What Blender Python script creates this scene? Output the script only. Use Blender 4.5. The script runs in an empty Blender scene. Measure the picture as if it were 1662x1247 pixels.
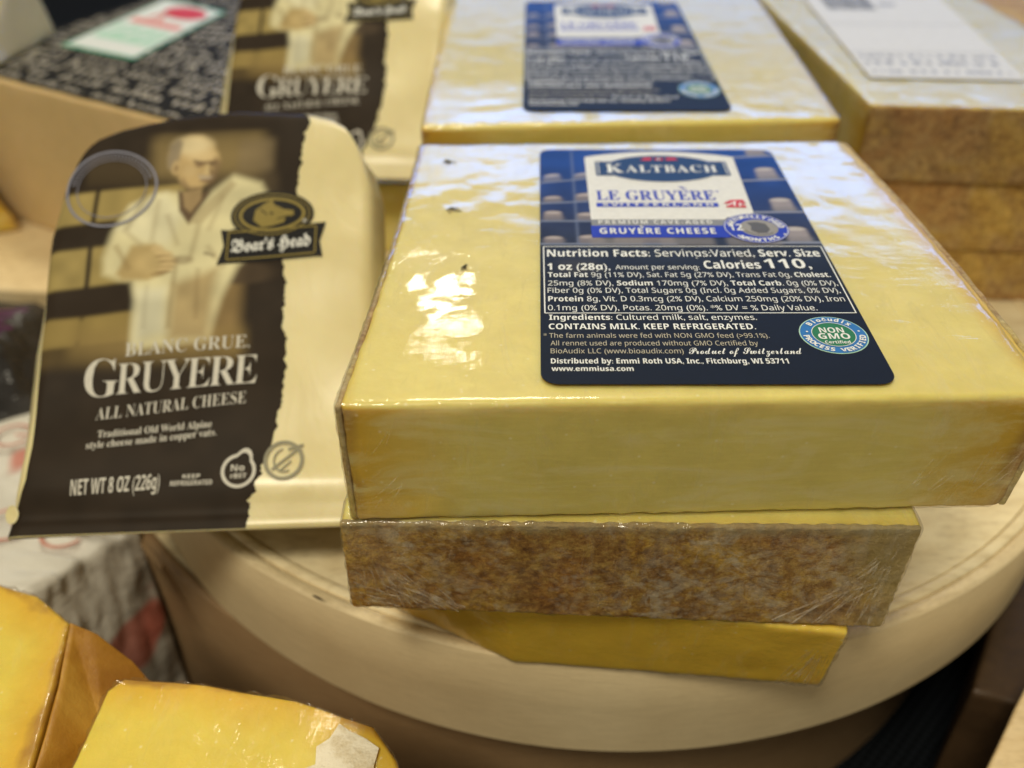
import bpy, bmesh, math, random
import numpy as np
from mathutils import Vector, Matrix, noise
random.seed(7)
rng = np.random.RandomState(7)
sc = bpy.context.scene
C = sc.collection
S = 0.01                                   # everything below is written in centimetres

# ------------------------------------------------------------------ camera
cam = bpy.data.cameras.new('camera'); cam_o = bpy.data.objects.new('camera', cam); C.objects.link(cam_o)
cam.sensor_width = 36; cam.sensor_fit = 'HORIZONTAL'; cam.lens = 36*1450/1662
cam_o.location = (0, 0, 19*S); cam_o.rotation_euler = (math.radians(90-36.2), 0, 0)
cam.clip_start = 0.005; cam.clip_end = 50
cam.dof.use_dof = True; cam.dof.focus_distance = 0.183; cam.dof.aperture_fstop = cam.lens/3.2
sc.camera = cam_o

# ------------------------------------------------------------------ light: an indoor shop, warm lamps overhead, a cool bright panel beyond
w = bpy.data.worlds.new('World'); sc.world = w; w.use_nodes = True
w.node_tree.nodes['Background'].inputs[0].default_value = (1.0, .92, .72, 1)
w.node_tree.nodes['Background'].inputs[1].default_value = 0.27
def area(name, loc, target, sx, sy, power, color):
    l = bpy.data.lights.new(name, 'AREA'); l.shape = 'RECTANGLE'; l.size = sx*S; l.size_y = sy*S
    l.energy = power; l.color = color
    o = bpy.data.objects.new(name, l); C.objects.link(o)
    o.location = Vector(loc)*S
    o.rotation_euler = (Vector(target)-Vector(loc)).to_track_quat('-Z', 'Y').to_euler()
    return o
area('ceiling_lamp', (-2, 90, 150), (0, 25, 0), 32, 32, 10.0, (1.0, .92, .72))
area('spot_lamp', (-12, 141, 84), (0, 18, 9), 6, 4, .42, (1.0, .92, .78))
area('front_lamp', (-34, -48, 128), (0, 18, 0), 26, 26, 11.5, (1.0, .91, .70))
area('cool_panel', (20, 120, 48), (2, 22, 9), 130, 11, 2.9, (.12, .36, 1.0))
area('far_cool_panel', (30, 250, 52), (5, 36, 9), 240, 30, 3.8, (.14, .38, 1.0))
sc.view_settings.view_transform = 'Standard'; sc.view_settings.look = 'None'
sc.view_settings.exposure = -0.04; sc.view_settings.gamma = 1
sc.render.engine = 'CYCLES'
sc.cycles.use_denoising = True
sc.cycles.transparent_max_bounces = 16
sc.cycles.max_bounces = 8

# ------------------------------------------------------------------ node helpers
def srgb(r, g, b):
    f = lambda c: (c/255/12.92) if c/255 <= .04045 else ((c/255+.055)/1.055)**2.4
    return (f(r), f(g), f(b), 1)
class NT:
    def __init__(s, name):
        s.m = bpy.data.materials.new(name); s.m.use_nodes = True; s.t = s.m.node_tree
        s.t.nodes.clear(); s.out = s.n('ShaderNodeOutputMaterial')
    def n(s, typ, **k):
        x = s.t.nodes.new(typ)
        for a, b in k.items(): setattr(x, a, b)
        return x
    def l(s, a, b): s.t.links.new(a, b)
    def coord(s, scale=(1, 1, 1), kind='Object', rot=(0, 0, 0)):
        tc = s.n('ShaderNodeTexCoord'); mp = s.n('ShaderNodeMapping')
        s.l(tc.outputs[kind], mp.inputs[0]); mp.inputs['Scale'].default_value = scale; mp.inputs['Rotation'].default_value = rot
        return mp.outputs[0]
    def noise(s, vec, scale, detail=4, rough=.55, dist=0.):
        x = s.n('ShaderNodeTexNoise'); s.l(vec, x.inputs['Vector'])
        x.inputs['Scale'].default_value = scale; x.inputs['Detail'].default_value = detail
        x.inputs['Roughness'].default_value = rough; x.inputs['Distortion'].default_value = dist
        return x.outputs['Fac']
    def ramp(s, fac, stops):
        x = s.n('ShaderNodeValToRGB'); s.l(fac, x.inputs[0]); e = x.color_ramp.elements
        while len(e) < len(stops): e.new(.5)
        for k, (p, c) in enumerate(stops):
            e[k].position = p; e[k].color = c if len(c) == 4 else (*c, 1)
        return x.outputs[0]
    def math(s, op, a, b=None, c=None, clamp=False):
        x = s.n('ShaderNodeMath', operation=op, use_clamp=clamp)
        for i, v in enumerate((a, b, c)):
            if v is None: continue
            if isinstance(v, (int, float)): x.inputs[i].default_value = v
            else: s.l(v, x.inputs[i])
        return x.outputs[0]
    def mix(s, fac, a, b, mode='MIX'):
        x = s.n('ShaderNodeMix', data_type='RGBA', blend_type=mode)
        for i, v in ((0, fac), (6, a), (7, b)):
            if isinstance(v, (int, float)): x.inputs[i].default_value = v
            elif isinstance(v, tuple): x.inputs[i].default_value = v if len(v) == 4 else (*v, 1)
            else: s.l(v, x.inputs[i])
        return x.outputs[2]
    def bump(s, h, strength, dist, normal=None):
        x = s.n('ShaderNodeBump'); s.l(h, x.inputs['Height'])
        x.inputs['Strength'].default_value = strength; x.inputs['Distance'].default_value = dist
        if normal: s.l(normal, x.inputs['Normal'])
        return x.outputs[0]
    def bsdf(s, color, rough, normal=None, sss=0., rad=(.5, .35, .12), sscale=.005, spec=.5, coat=0., coat_rough=.05):
        b = s.n('ShaderNodeBsdfPrincipled')
        if isinstance(color, tuple): b.inputs['Base Color'].default_value = color if len(color) == 4 else (*color, 1)
        else: s.l(color, b.inputs['Base Color'])
        if isinstance(rough, (int, float)): b.inputs['Roughness'].default_value = rough
        else: s.l(rough, b.inputs['Roughness'])
        if normal: s.l(normal, b.inputs['Normal'])
        b.inputs['Subsurface Weight'].default_value = sss
        b.inputs['Subsurface Radius'].default_value = rad; b.inputs['Subsurface Scale'].default_value = sscale
        b.inputs['Specular IOR Level'].default_value = spec
        b.inputs['Coat Weight'].default_value = coat; b.inputs['Coat Roughness'].default_value = coat_rough
        s.l(b.outputs[0], s.out.inputs[0])
        return b
def attr(nt, name, out='Fac'):
    a = nt.n('ShaderNodeAttribute', attribute_name=name); return a.outputs[out]

def cheese_mat(name, pale, deep, brown, streak=True, sss=.6, near=.9, sscale=.0045, topclean=False, smear=None):
    nt = NT(name)
    co = nt.coord()
    d = attr(nt, 'rind_d')
    wob = nt.noise(co, 60, 4)
    top = nt.ramp(attr(nt, 'pw'), [(.955, (0, 0, 0)), (.995, (1, 1, 1))])
    d = nt.math('MULTIPLY', nt.math('ADD', d, nt.math('MULTIPLY', top, .22)), nt.math('ADD', nt.math('MULTIPLY', top, 3.2), 1.0)) if topclean else d
    dd = nt.math('ADD', d, nt.math('MULTIPLY', nt.math('SUBTRACT', wob, .5), .9))
    f = nt.ramp(nt.math('DIVIDE', dd, 4.0), [(0, brown), (near*.10, deep), (near*.38, tuple(.5*(a+b) for a, b in zip(deep, pale))), (near*.62, pale)])
    mot = nt.ramp(nt.noise(co, 130, 6, .65), [(.3, (.94, .94, .93)), (.7, (1.03, 1.03, 1.05))])
    col = nt.mix(1., f, mot, 'MULTIPLY')
    big = nt.ramp(nt.noise(co, 28, 3, .5), [(.35, (.97, .965, .94)), (.65, (1.02, 1.02, 1.03))])
    col = nt.mix(1., col, big, 'MULTIPLY')
    # pale crystals and fine knife marks
    v = nt.n('ShaderNodeTexVoronoi'); nt.l(nt.coord(), v.inputs['Vector']); v.inputs['Scale'].default_value = 260
    sp = nt.ramp(v.outputs['Distance'], [(.05, (.35, .35, .35)), (.12, (0, 0, 0))])
    col = nt.mix(sp, col, (.93, .88, .68, 1))
    if streak:
        st = nt.noise(nt.coord((25, 25, 260)), 3, 6, .7, 1.2)
        sm = nt.ramp(st, [(.45, (.95, .945, .93)), (.60, (1.02, 1.03, 1.06))])
        col = nt.mix(.6, col, sm, 'MULTIPLY')
    if smear:                                         # where moist paste touches the wrap it looks paler
        sm_ = nt.ramp(nt.noise(nt.coord((.7, .7, 2.2)), 46, 8, .66, 1.4), [(.47, (0, 0, 0)), (.62, (.55, .55, .55))])
        sm_ = nt.mix(1., sm_, nt.ramp(top, [(0, (1, 1, 1)), (1, (.12, .12, .12))]), 'MULTIPLY') if topclean else sm_
        col = nt.mix(sm_, col, smear)
    nb = nt.bump(nt.noise(co, 420, 5, .65), .35, .0004)
    nt.bsdf(col, .42, nb, sss=sss, sscale=sscale)
    return nt.m
M = {}
M['paste'] = cheese_mat('cheese_paste', (.77, .655, .205), (.70, .46, .055), (.36, .19, .05), near=.95, sscale=.008, topclean=True, smear=(.80, .71, .36, 1))
M['paste_amber'] = cheese_mat('amber_cheese_paste', (.90, .62, .075), (.78, .46, .05), (.40, .2, .03), streak=False)
M['paste_yellow'] = cheese_mat('yellow_cheese_paste', (.80, .64, .10), (.76, .49, .04), (.50, .27, .03), streak=False, near=.42)
M['paste_tan'] = cheese_mat('tan_cheese_paste', (.66, .48, .24), (.64, .46, .23), (.46, .31, .15), streak=False)
M['paste_cream'] = cheese_mat('cream_cheese_paste', (.66, .58, .36), (.62, .54, .34), (.5, .42, .26), streak=False)

def rind_mat(name, base1, base2, dark, white, wamt, with_paste=False):
    nt = NT(name); co = nt.coord()
    a = nt.math('ADD', nt.math('MULTIPLY', nt.noise(co, 75, 5, .65, .6), .38), nt.math('MULTIPLY', nt.noise(co, 420, 7, .75), .62))
    c = nt.ramp(a, [(.38, dark), (.48, base1), (.56, base2), (.66, (base2[0]*1.25, base2[1]*1.2, base2[2]*1.15))])
    wn = nt.noise(nt.coord((1, 1, 1.3)), 135, 9, .74, .7)
    wm = nt.ramp(wn, [(.545-wamt, (0, 0, 0)), (.66-wamt, (.62, .62, .62))])
    hue = nt.ramp(nt.noise(nt.coord((1, 1, 1)), 42, 4, .6, .5), [(.36, (.95, .76, .62)), (.5, (1, 1, 1)), (.62, (1.15, 1.12, .62))])
    c = nt.mix(.75, c, hue, 'MULTIPLY')
    vo = nt.n('ShaderNodeTexVoronoi'); nt.l(nt.mix(.5, nt.coord(), nt.mix(.006, nt.coord(), (1, 1, 1, 1), 'ADD')), vo.inputs['Vector']); vo.inputs['Scale'].default_value = 520; vo.inputs['Randomness'].default_value = 1
    fl = nt.ramp(vo.outputs['Distance'], [(.15, (.40, .40, .40)), (.60, (0, 0, 0))])
    fl = nt.mix(1., fl, nt.ramp(nt.noise(co, 95, 6, .75), [(.47, (0, 0, 0)), (.60, (1, 1, 1))]), 'MULTIPLY')
    c = nt.mix(fl, c, (white[0], white[1], white[2], 1))
    wl = nt.ramp(nt.noise(co, 36, 4, .6), [(.38, (.1, .1, .1)), (.62, (1, 1, 1))])
    c = nt.mix(nt.mix(1., wm, wl, 'MULTIPLY'), c, white)
    fine = nt.ramp(nt.noise(co, 520, 4, .7), [(.3, (.72, .7, .66)), (.7, (1.2, 1.2, 1.2))])
    c = nt.mix(.8, c, fine, 'MULTIPLY')
    if with_paste:                                    # the cut corner of the wedge where yellow paste comes through
        pu = attr(nt, 'pu'); pw = attr(nt, 'pw')
        e = nt.math('ADD', nt.math('MULTIPLY', pu, 11.), nt.math('MULTIPLY', pw, .9))
        e = nt.math('ADD', e, nt.math('MULTIPLY', nt.math('SUBTRACT', nt.noise(co, 90, 6, .7), .5), 2.2))
        mk = nt.ramp(nt.math('SUBTRACT', e, 10.2), [(0., (0, 0, 0)), (.9, (.85, .85, .85))])
        c = nt.mix(mk, c, (.46, .34, .11, 1))
        # thin strip of paste along the top edge
        e2 = nt.math('ADD', pw, nt.math('MULTIPLY', nt.math('SUBTRACT', nt.noise(co, 120, 5, .7), .5), .35))
        mk2 = nt.ramp(e2, [(.90, (0, 0, 0)), (1., (.7, .7, .7))])
        c = nt.mix(mk2, c, (.45, .37, .19, 1))
    h = nt.math('ADD', nt.noise(co, 330, 8, .8), nt.math('MULTIPLY', a, .9))
    nb = nt.bump(h, .9, .0012)
    nt.bsdf(c, .6, nb, sss=.12, sscale=.002)
    return nt.m
M['rind'] = rind_mat('brown_rind', (.43, .225, .055), (.64, .41, .11), (.19, .085, .022), (.80, .73, .57), .068, True)
M['rind_plain'] = rind_mat('plain_brown_rind', (.50, .30, .10), (.62, .42, .16), (.28, .15, .05), (.52, .38, .20), -.05)
M['rind_pale'] = rind_mat('pale_rind', (.56, .42, .19), (.66, .54, .28), (.36, .22, .08), (.72, .62, .44), .0)
M['rind_orange'] = rind_mat('orange_rind', (.52, .25, .025), (.62, .35, .04), (.36, .15, .018), (.60, .38, .10), -.06)

nt = NT('smooth_orange_rind'); co = nt.coord()
c = nt.ramp(nt.noise(co, 45, 6, .6, .5), [(.34, (.32, .135, .014)), (.52, (.44, .21, .022)), (.68, (.56, .31, .045))])
nt.bsdf(c, .45, nt.bump(nt.noise(co, 260, 5, .7), .4, .0008), sss=.2, sscale=.003); M['rind_orange'] = nt.m
def film_mat(name, bump=.5, base=.05, haze=.03, rough=.07, scale=1., boost=1.05):
    nt = NT(name)
    co = nt.coord((1, 1, 1)); co2 = nt.coord((.45, 1.5, 1), rot=(0, 0, .35)); co3 = nt.coord((1.6, .5, 1), rot=(0, 0, -.5))
    a = nt.noise(co2, 150*scale, 4, .6, 1.6); b = nt.noise(co3, 90*scale, 3, .5, 2.2); c = nt.noise(co, 38*scale, 2, .5)
    patch = nt.ramp(nt.noise(co, 24, 2, .5, .8), [(.38, (.12, .12, .12)), (.66, (1, 1, 1))])
    h = nt.math('ADD', nt.math('MULTIPLY', nt.math('ADD', a, b), patch), nt.math('MULTIPLY', c, .15))
    nb = nt.bump(h, bump, .0012)
    gl = nt.n('ShaderNodeBsdfGlossy'); gl.inputs['Roughness'].default_value = rough; nt.l(nb, gl.inputs['Normal'])
    tr = nt.n('ShaderNodeBsdfTransparent')
    fr = nt.n('ShaderNodeFresnel'); fr.inputs['IOR'].default_value = 1.5; nt.l(nb, fr.inputs['Normal'])
    fac = nt.math('MINIMUM', nt.math('MULTIPLY', fr.outputs[0], boost, clamp=True), .36)
    mx = nt.n('ShaderNodeMixShader'); nt.l(fac, mx.inputs[0]); nt.l(tr.outputs[0], mx.inputs[1]); nt.l(gl.outputs[0], mx.inputs[2])
    df = nt.n('ShaderNodeBsdfDiffuse'); df.inputs[0].default_value = (.85, .83, .78, 1)
    hz = nt.ramp(nt.noise(nt.coord((3, .6, .6), rot=(0, .5, .7)), 60, 7, .75, 1.), [(.55, (haze, haze, haze)), (.75, (haze+.10, haze+.10, haze+.10))])
    m2 = nt.n('ShaderNodeMixShader'); nt.l(hz, m2.inputs[0]); nt.l(mx.outputs[0], m2.inputs[1]); nt.l(df.outputs[0], m2.inputs[2])
    nt.l(m2.outputs[0], nt.out.inputs[0])
    return nt.m
M['film'] = film_mat('cling_film', .055, haze=.0, scale=2.3, rough=.06)
M['film_rough'] = film_mat('creased_cling_film', .40, haze=.0, rough=.09, scale=1.5)
def fold_mat():
    nt = NT('film_fold')
    df = nt.n('ShaderNodeBsdfPrincipled'); df.inputs['Base Color'].default_value = (.80, .72, .58, 1); df.inputs['Roughness'].default_value = .18
    tr = nt.n('ShaderNodeBsdfTransparent'); mx = nt.n('ShaderNodeMixShader')
    f = nt.ramp(nt.noise(nt.coord(), 300, 5, .7), [(.40, (.01, .01, .01)), (.75, (.30, .30, .30))])
    nt.l(f, mx.inputs[0]); nt.l(tr.outputs[0], mx.inputs[1]); nt.l(df.outputs[0], mx.inputs[2]); nt.l(mx.outputs[0], nt.out.inputs[0])
    return nt.m
M['fold'] = fold_mat()

def wood_mat(name, c1, c2, mapping, rough=.5, kind='Object', fleck=True):
    nt = NT(name)
    g = nt.noise(nt.coord(mapping, kind), 4, 7, .62, .8)
    c = nt.ramp(g, [(.30, c1), (.62, c2)])
    f = nt.noise(nt.coord(tuple(m*3.2 for m in mapping), kind), 6, 5, .7)
    c = nt.mix(.55, c, nt.ramp(f, [(.36, (.72, .67, .60)), (.52, (1.03, 1.03, 1.03))]), 'MULTIPLY')
    b = nt.noise(nt.coord((1, 1, 1)), 22, 3, .5)
    c = nt.mix(.7, c, nt.ramp(b, [(.3, (.86, .82, .76)), (.65, (1.05, 1.05, 1.05))]), 'MULTIPLY')
    nb = nt.bump(f, .25, .0006)
    nt.bsdf(c, rough, nb, sss=.0)
    return nt.m
M['wood_top'] = wood_mat('pale_plywood_top', (.76, .62, .36), (.95, .83, .55), (9, 26, 9))
M['wood_band'] = wood_mat('pale_veneer_band', (.66, .53, .31), (.84, .70, .44), (3, 40, 9), kind='UV')
M['wood_shade'] = wood_mat('shaded_veneer_band', (.24, .145, .07), (.36, .24, .125), (3, 30, 7), kind='UV')  # lower wall coloured darker to stand for the shade under the lid
M['wood_shade_obj'] = wood_mat('shaded_side_wood', (.045, .024, .010), (.08, .045, .02), (9, 22, 9))  # shade on the board's side, put into a dark wood colour
M['wood_slab'] = wood_mat('pale_slab', (.72, .55, .30), (.82, .66, .40), (9, 22, 9))

def flat(name, c, rough=.45, coat=0., spec=.5, emis=None):
    nt = NT(name)
    n = nt.noise(nt.coord(), 500, 3, .6)
    col = nt.mix(1., (*c[:3], 1), nt.ramp(n, [(.3, (.93, .93, .93)), (.7, (1.04, 1.04, 1.04))]), 'MULTIPLY')
    nt.bsdf(col, rough, coat=coat, spec=spec*.3); return nt.m
M['ink_white'] = flat('white_ink', (.80, .80, .76)); M['ink_grey'] = flat('grey_ink', (.50, .49, .44))
M['ink_gold'] = flat('gold_ink', (.26, .20, .055)); M['ink_tan'] = flat('tan_ink', (.50, .45, .33))
M['ink_blue'] = flat('royal_blue_ink', (.018, .040, .42)); M['ink_navy'] = flat('navy_ink', (.012, .040, .11))
M['ink_lightblue'] = flat('light_blue_ink', (.03, .17, .46)); M['ink_green'] = flat('green_ink', (.025, .18, .07))
M['ink_red'] = flat('red_ink', (.62, .035, .045)); M['ink_cream'] = flat('cream_ink', (.74, .73, .68))
M['ink_black'] = flat('black_ink', (.014, .013, .013)); M['ink_silver'] = flat('silver_ink', (.60, .57, .50))
M['ink_palegrey'] = flat('pale_grey_panel', (.24, .24, .23)); M['ink_ltgreen'] = flat('pale_green_ink', (.45, .68, .52))
M['ink_disc'] = flat('stone_grey_ink', (.30, .28, .24)); M['ink_pink'] = flat('faded_red_ink', (.75, .25, .2))
M['ink_lavender'] = flat('pale_lavender_ink', (.23, .23, .29)); M['ink_label_grey'] = flat('label_grey_ink', (.34, .34, .36))
M['paper_white'] = flat('white_paper', (.70, .68, .63), .4)
def vc(name, attrname, rough=.38, coat=0.):
    nt = NT(name); a = attr(nt, attrname, 'Color'); nt.bsdf(a, rough, coat=coat, spec=.08)
    return nt.m
M['label_print'] = vc('label_print', 'print', .5)
M['pack_print'] = vc('pack_print', 'print', .5)
nt = NT('milky_pouch_film')
nb = nt.bump(nt.noise(nt.coord((1, .5, 1)), 60, 3, .5, 1.), .35, .002)
c = nt.mix(1., (.76, .67, .37, 1), nt.ramp(nt.noise(nt.coord(), 30, 4, .55), [(.3, (.90, .87, .80)), (.7, (1.03, 1.03, 1.04))]), 'MULTIPLY')
nt.bsdf(c, .40, nb, sss=.5, sscale=.004, spec=.5, coat=.25, coat_rough=.18); M['pouch'] = nt.m

# woven black cloth of the display table
nt = NT('woven_black_cloth')
co = nt.coord()
ck = nt.n('ShaderNodeTexChecker'); nt.l(co, ck.inputs[0]); ck.inputs['Scale'].default_value = 420
c = nt.mix(ck.outputs['Fac'], (.003, .004, .005, 1), (.010, .012, .015, 1))
nt.bsdf(c, .9, nt.bump(ck.outputs['Fac'], .6, .001), spec=.08); M['cloth'] = nt.m

# ------------------------------------------------------------------ mesh helpers
ROOT = {}
def tag(o, label, cat, group=None):
    o['label'] = label; o['category'] = cat
    if group: o['group'] = group
    return o
def thing(name, loc, label, cat, group=None, rot=None):
    o = bpy.data.objects.new(name, None); C.objects.link(o); o.location = Vector(loc)*S
    if rot is not None: o.rotation_euler = rot
    o.empty_display_size = .01
    return tag(o, label, cat, group)
def worldloc(o):
    v = Vector((0, 0, 0))
    while o is not None: v = v+o.location; o = o.parent
    return v
def build(name, verts, faces, mat, parent=None, smooth=True, local=False, attrs=None, uvs=None, label=None):
    """verts in centimetres, in the world unless local=True"""
    V = np.asarray(verts, dtype=float).reshape(-1, 3)*S
    if parent is not None and not local:
        V = V-np.array(worldloc(parent))
    me = bpy.data.meshes.new(name); me.from_pydata(V.tolist(), [], faces)
    if smooth: me.polygons.foreach_set('use_smooth', [True]*len(me.polygons))
    if attrs:
        for k, (typ, data) in attrs.items():
            if typ == 'C':
                a = me.color_attributes.new(k, 'FLOAT_COLOR', 'POINT'); a.data.foreach_set('color', np.asarray(data, dtype=np.float32).ravel())
            else:
                a = me.attributes.new(k, 'FLOAT', 'POINT'); a.data.foreach_set('value', np.asarray(data, dtype=np.float32).ravel())
    if uvs is not None:
        ul = me.uv_layers.new(name='UVMap'); li = np.empty(len(me.loops), dtype=np.int32); me.loops.foreach_get('vertex_index', li)
        ul.data.foreach_set('uv', np.asarray(uvs, dtype=np.float32)[li].ravel())
    me.materials.append(mat); me.update()
    o = bpy.data.objects.new(name, me); C.objects.link(o)
    if parent is not None: o.parent = parent
    if label: o['label'] = label
    return o

def tri(c8, p):
    """c8: bottom FL FR BR BL, top FL FR BR BL; p (N,3) in 0..1"""
    c = np.array(c8, float); u, v, ww = p[:, 0:1], p[:, 1:2], p[:, 2:3]
    b = c[0]*(1-u)*(1-v)+c[1]*u*(1-v)+c[2]*u*v+c[3]*(1-u)*v
    t = c[4]*(1-u)*(1-v)+c[5]*u*(1-v)+c[6]*u*v+c[7]*(1-u)*v
    return b*(1-ww)+t*ww
def nz(P, f, seed=0):
    return np.array([noise.noise(Vector((x*f+seed, y*f-seed, z*f+seed*.5))) for x, y, z in P])
def block(name, c8, mat, parent, r=.12, res=(40, 40, 12), amp=.02, f=.9, seed=0, off=0., rind=(), edge_amp=0., bulge=None, label=None, sub=None):
    """rounded irregular block; sub=(u0,u1,v0,v1,w0,w1) in cm insets from each side; off pushes the surface outward; rind: sides that carry rind ('l','r','f','b')"""
    c = np.array(c8, float)
    L = np.array([np.linalg.norm(c[1]-c[0])*.5+np.linalg.norm(c[2]-c[3])*.5, np.linalg.norm(c[3]-c[0])*.5+np.linalg.norm(c[2]-c[1])*.5, np.linalg.norm(c[4]-c[0])])
    lo = np.zeros(3); hi = L.copy()
    if sub:
        for a in range(3):
            if sub[2*a] is not None: lo[a] = sub[2*a]
            if sub[2*a+1] is not None: hi[a] = sub[2*a+1]
    lo = lo-off; hi = hi+off; rr = r+off
    axes = []
    for a in range(3):
        k = max(2, res[a]); inner = np.linspace(lo[a]+rr, hi[a]-rr, k)
        e = lo[a]+rr*np.array([0, .3, .62]); e2 = hi[a]-rr*np.array([.62, .3, 0])
        axes.append(np.concatenate([e, inner, e2]))
    n = [len(x) for x in axes]
    idx = {}; pts = []
    def vid(i, j, k):
        key = (i, j, k)
        if key not in idx:
            idx[key] = len(pts); pts.append((axes[0][i], axes[1][j], axes[2][k]))
        return idx[key]
    F = []
    for i in range(n[0]-1):
        for j in range(n[1]-1):
            F.append((vid(i, j, 0), vid(i, j+1, 0), vid(i+1, j+1, 0), vid(i+1, j, 0)))
            K = n[2]-1; F.append((vid(i, j, K), vid(i+1, j, K), vid(i+1, j+1, K), vid(i, j+1, K)))
    for i in range(n[0]-1):
        for k in range(n[2]-1):
            F.append((vid(i, 0, k), vid(i+1, 0, k), vid(i+1, 0, k+1), vid(i, 0, k+1)))
            J = n[1]-1; F.append((vid(i, J, k), vid(i, J, k+1), vid(i+1, J, k+1), vid(i+1, J, k)))
    for j in range(n[1]-1):
        for k in range(n[2]-1):
            F.append((vid(0, j, k), vid(0, j, k+1), vid(0, j+1, k+1), vid(0, j+1, k)))
            I = n[0]-1; F.append((vid(I, j, k), vid(I, j+1, k), vid(I, j+1, k+1), vid(I, j, k+1)))
    Q = np.array(pts)
    inner = np.clip(Q, lo+rr, hi-rr); d = Q-inner; ln = np.linalg.norm(d, axis=1, keepdims=True)
    nrm = np.where(ln > 1e-9, d/np.maximum(ln, 1e-9), 0)
    Q2 = inner+nrm*rr*np.minimum(1, ln/rr*1.0 if False else np.where(ln > 1e-9, 1, 0))
    disp = nz(Q2, f, seed)*amp+nz(Q2, f*4.1, seed+9)*amp*.35
    ne = np.count_nonzero(np.abs(d) > 1e-6, axis=1)
    if edge_amp: disp = disp+np.where(ne >= 2, nz(Q2, 5., seed+4)*edge_amp, 0)
    Q2 = Q2+nrm*disp[:, None]
    if bulge: Q2 = bulge(Q2, L)
    P = tri(c8, Q2/L)
    big = 4.0; rd = np.full(len(Q2), big)
    if 'l' in rind: rd = np.minimum(rd, Q2[:, 0])
    if 'r' in rind: rd = np.minimum(rd, L[0]-Q2[:, 0])
    if 'f' in rind: rd = np.minimum(rd, Q2[:, 1])
    if 'b' in rind: rd = np.minimum(rd, L[1]-Q2[:, 1])
    q = Q2/L
    return build(name, P, F, mat, parent, attrs={'rind_d': ('F', rd), 'pu': ('F', q[:, 0]), 'pw': ('F', q[:, 2])}, label=label)

# ---- print collector: flat shapes in a label's own x, y (cm), mapped by a surface function
SANS = 0x1d5a0; SANSB = 0x1d5d4; SERB = 0x1d400; SCR = 0x1d4d0; FRAK = 0x1d56c
def fm(t, base, digits=None):
    r = ''
    for ch in t:
        if 'A' <= ch <= 'Z': r += chr(base+ord(ch)-65)
        elif 'a' <= ch <= 'z': r += chr(base+26+ord(ch)-97)
        elif digits and '0' <= ch <= '9': r += chr(digits+ord(ch)-48)
        else: r += ch
    return r
sb = lambda t: fm(t, SANSB, 0x1d7ec)
sr = lambda t: fm(t, SANS, 0x1d7e2)
se = lambda t: fm(t, SERB, 0x1d7ce)
_tc = {}
def text_geo(body, offset=0., spacing=1.):
    key = (body, offset, spacing)
    if key not in _tc:
        cu = bpy.data.curves.new('lettering', 'FONT'); cu.body = body; cu.offset = offset; cu.size = 1; cu.resolution_u = 3; cu.space_character = spacing
        ob = bpy.data.objects.new('lettering', cu); me = bpy.data.meshes.new_from_object(ob)
        V = np.array([v.co[:2] for v in me.vertices]) if len(me.vertices) else np.zeros((0, 2)); F = [tuple(p.vertices) for p in me.polygons]
        bpy.data.meshes.remove(me); bpy.data.objects.remove(ob); bpy.data.curves.remove(cu)
        _tc[key] = (V, F)
    return _tc[key]
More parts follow.
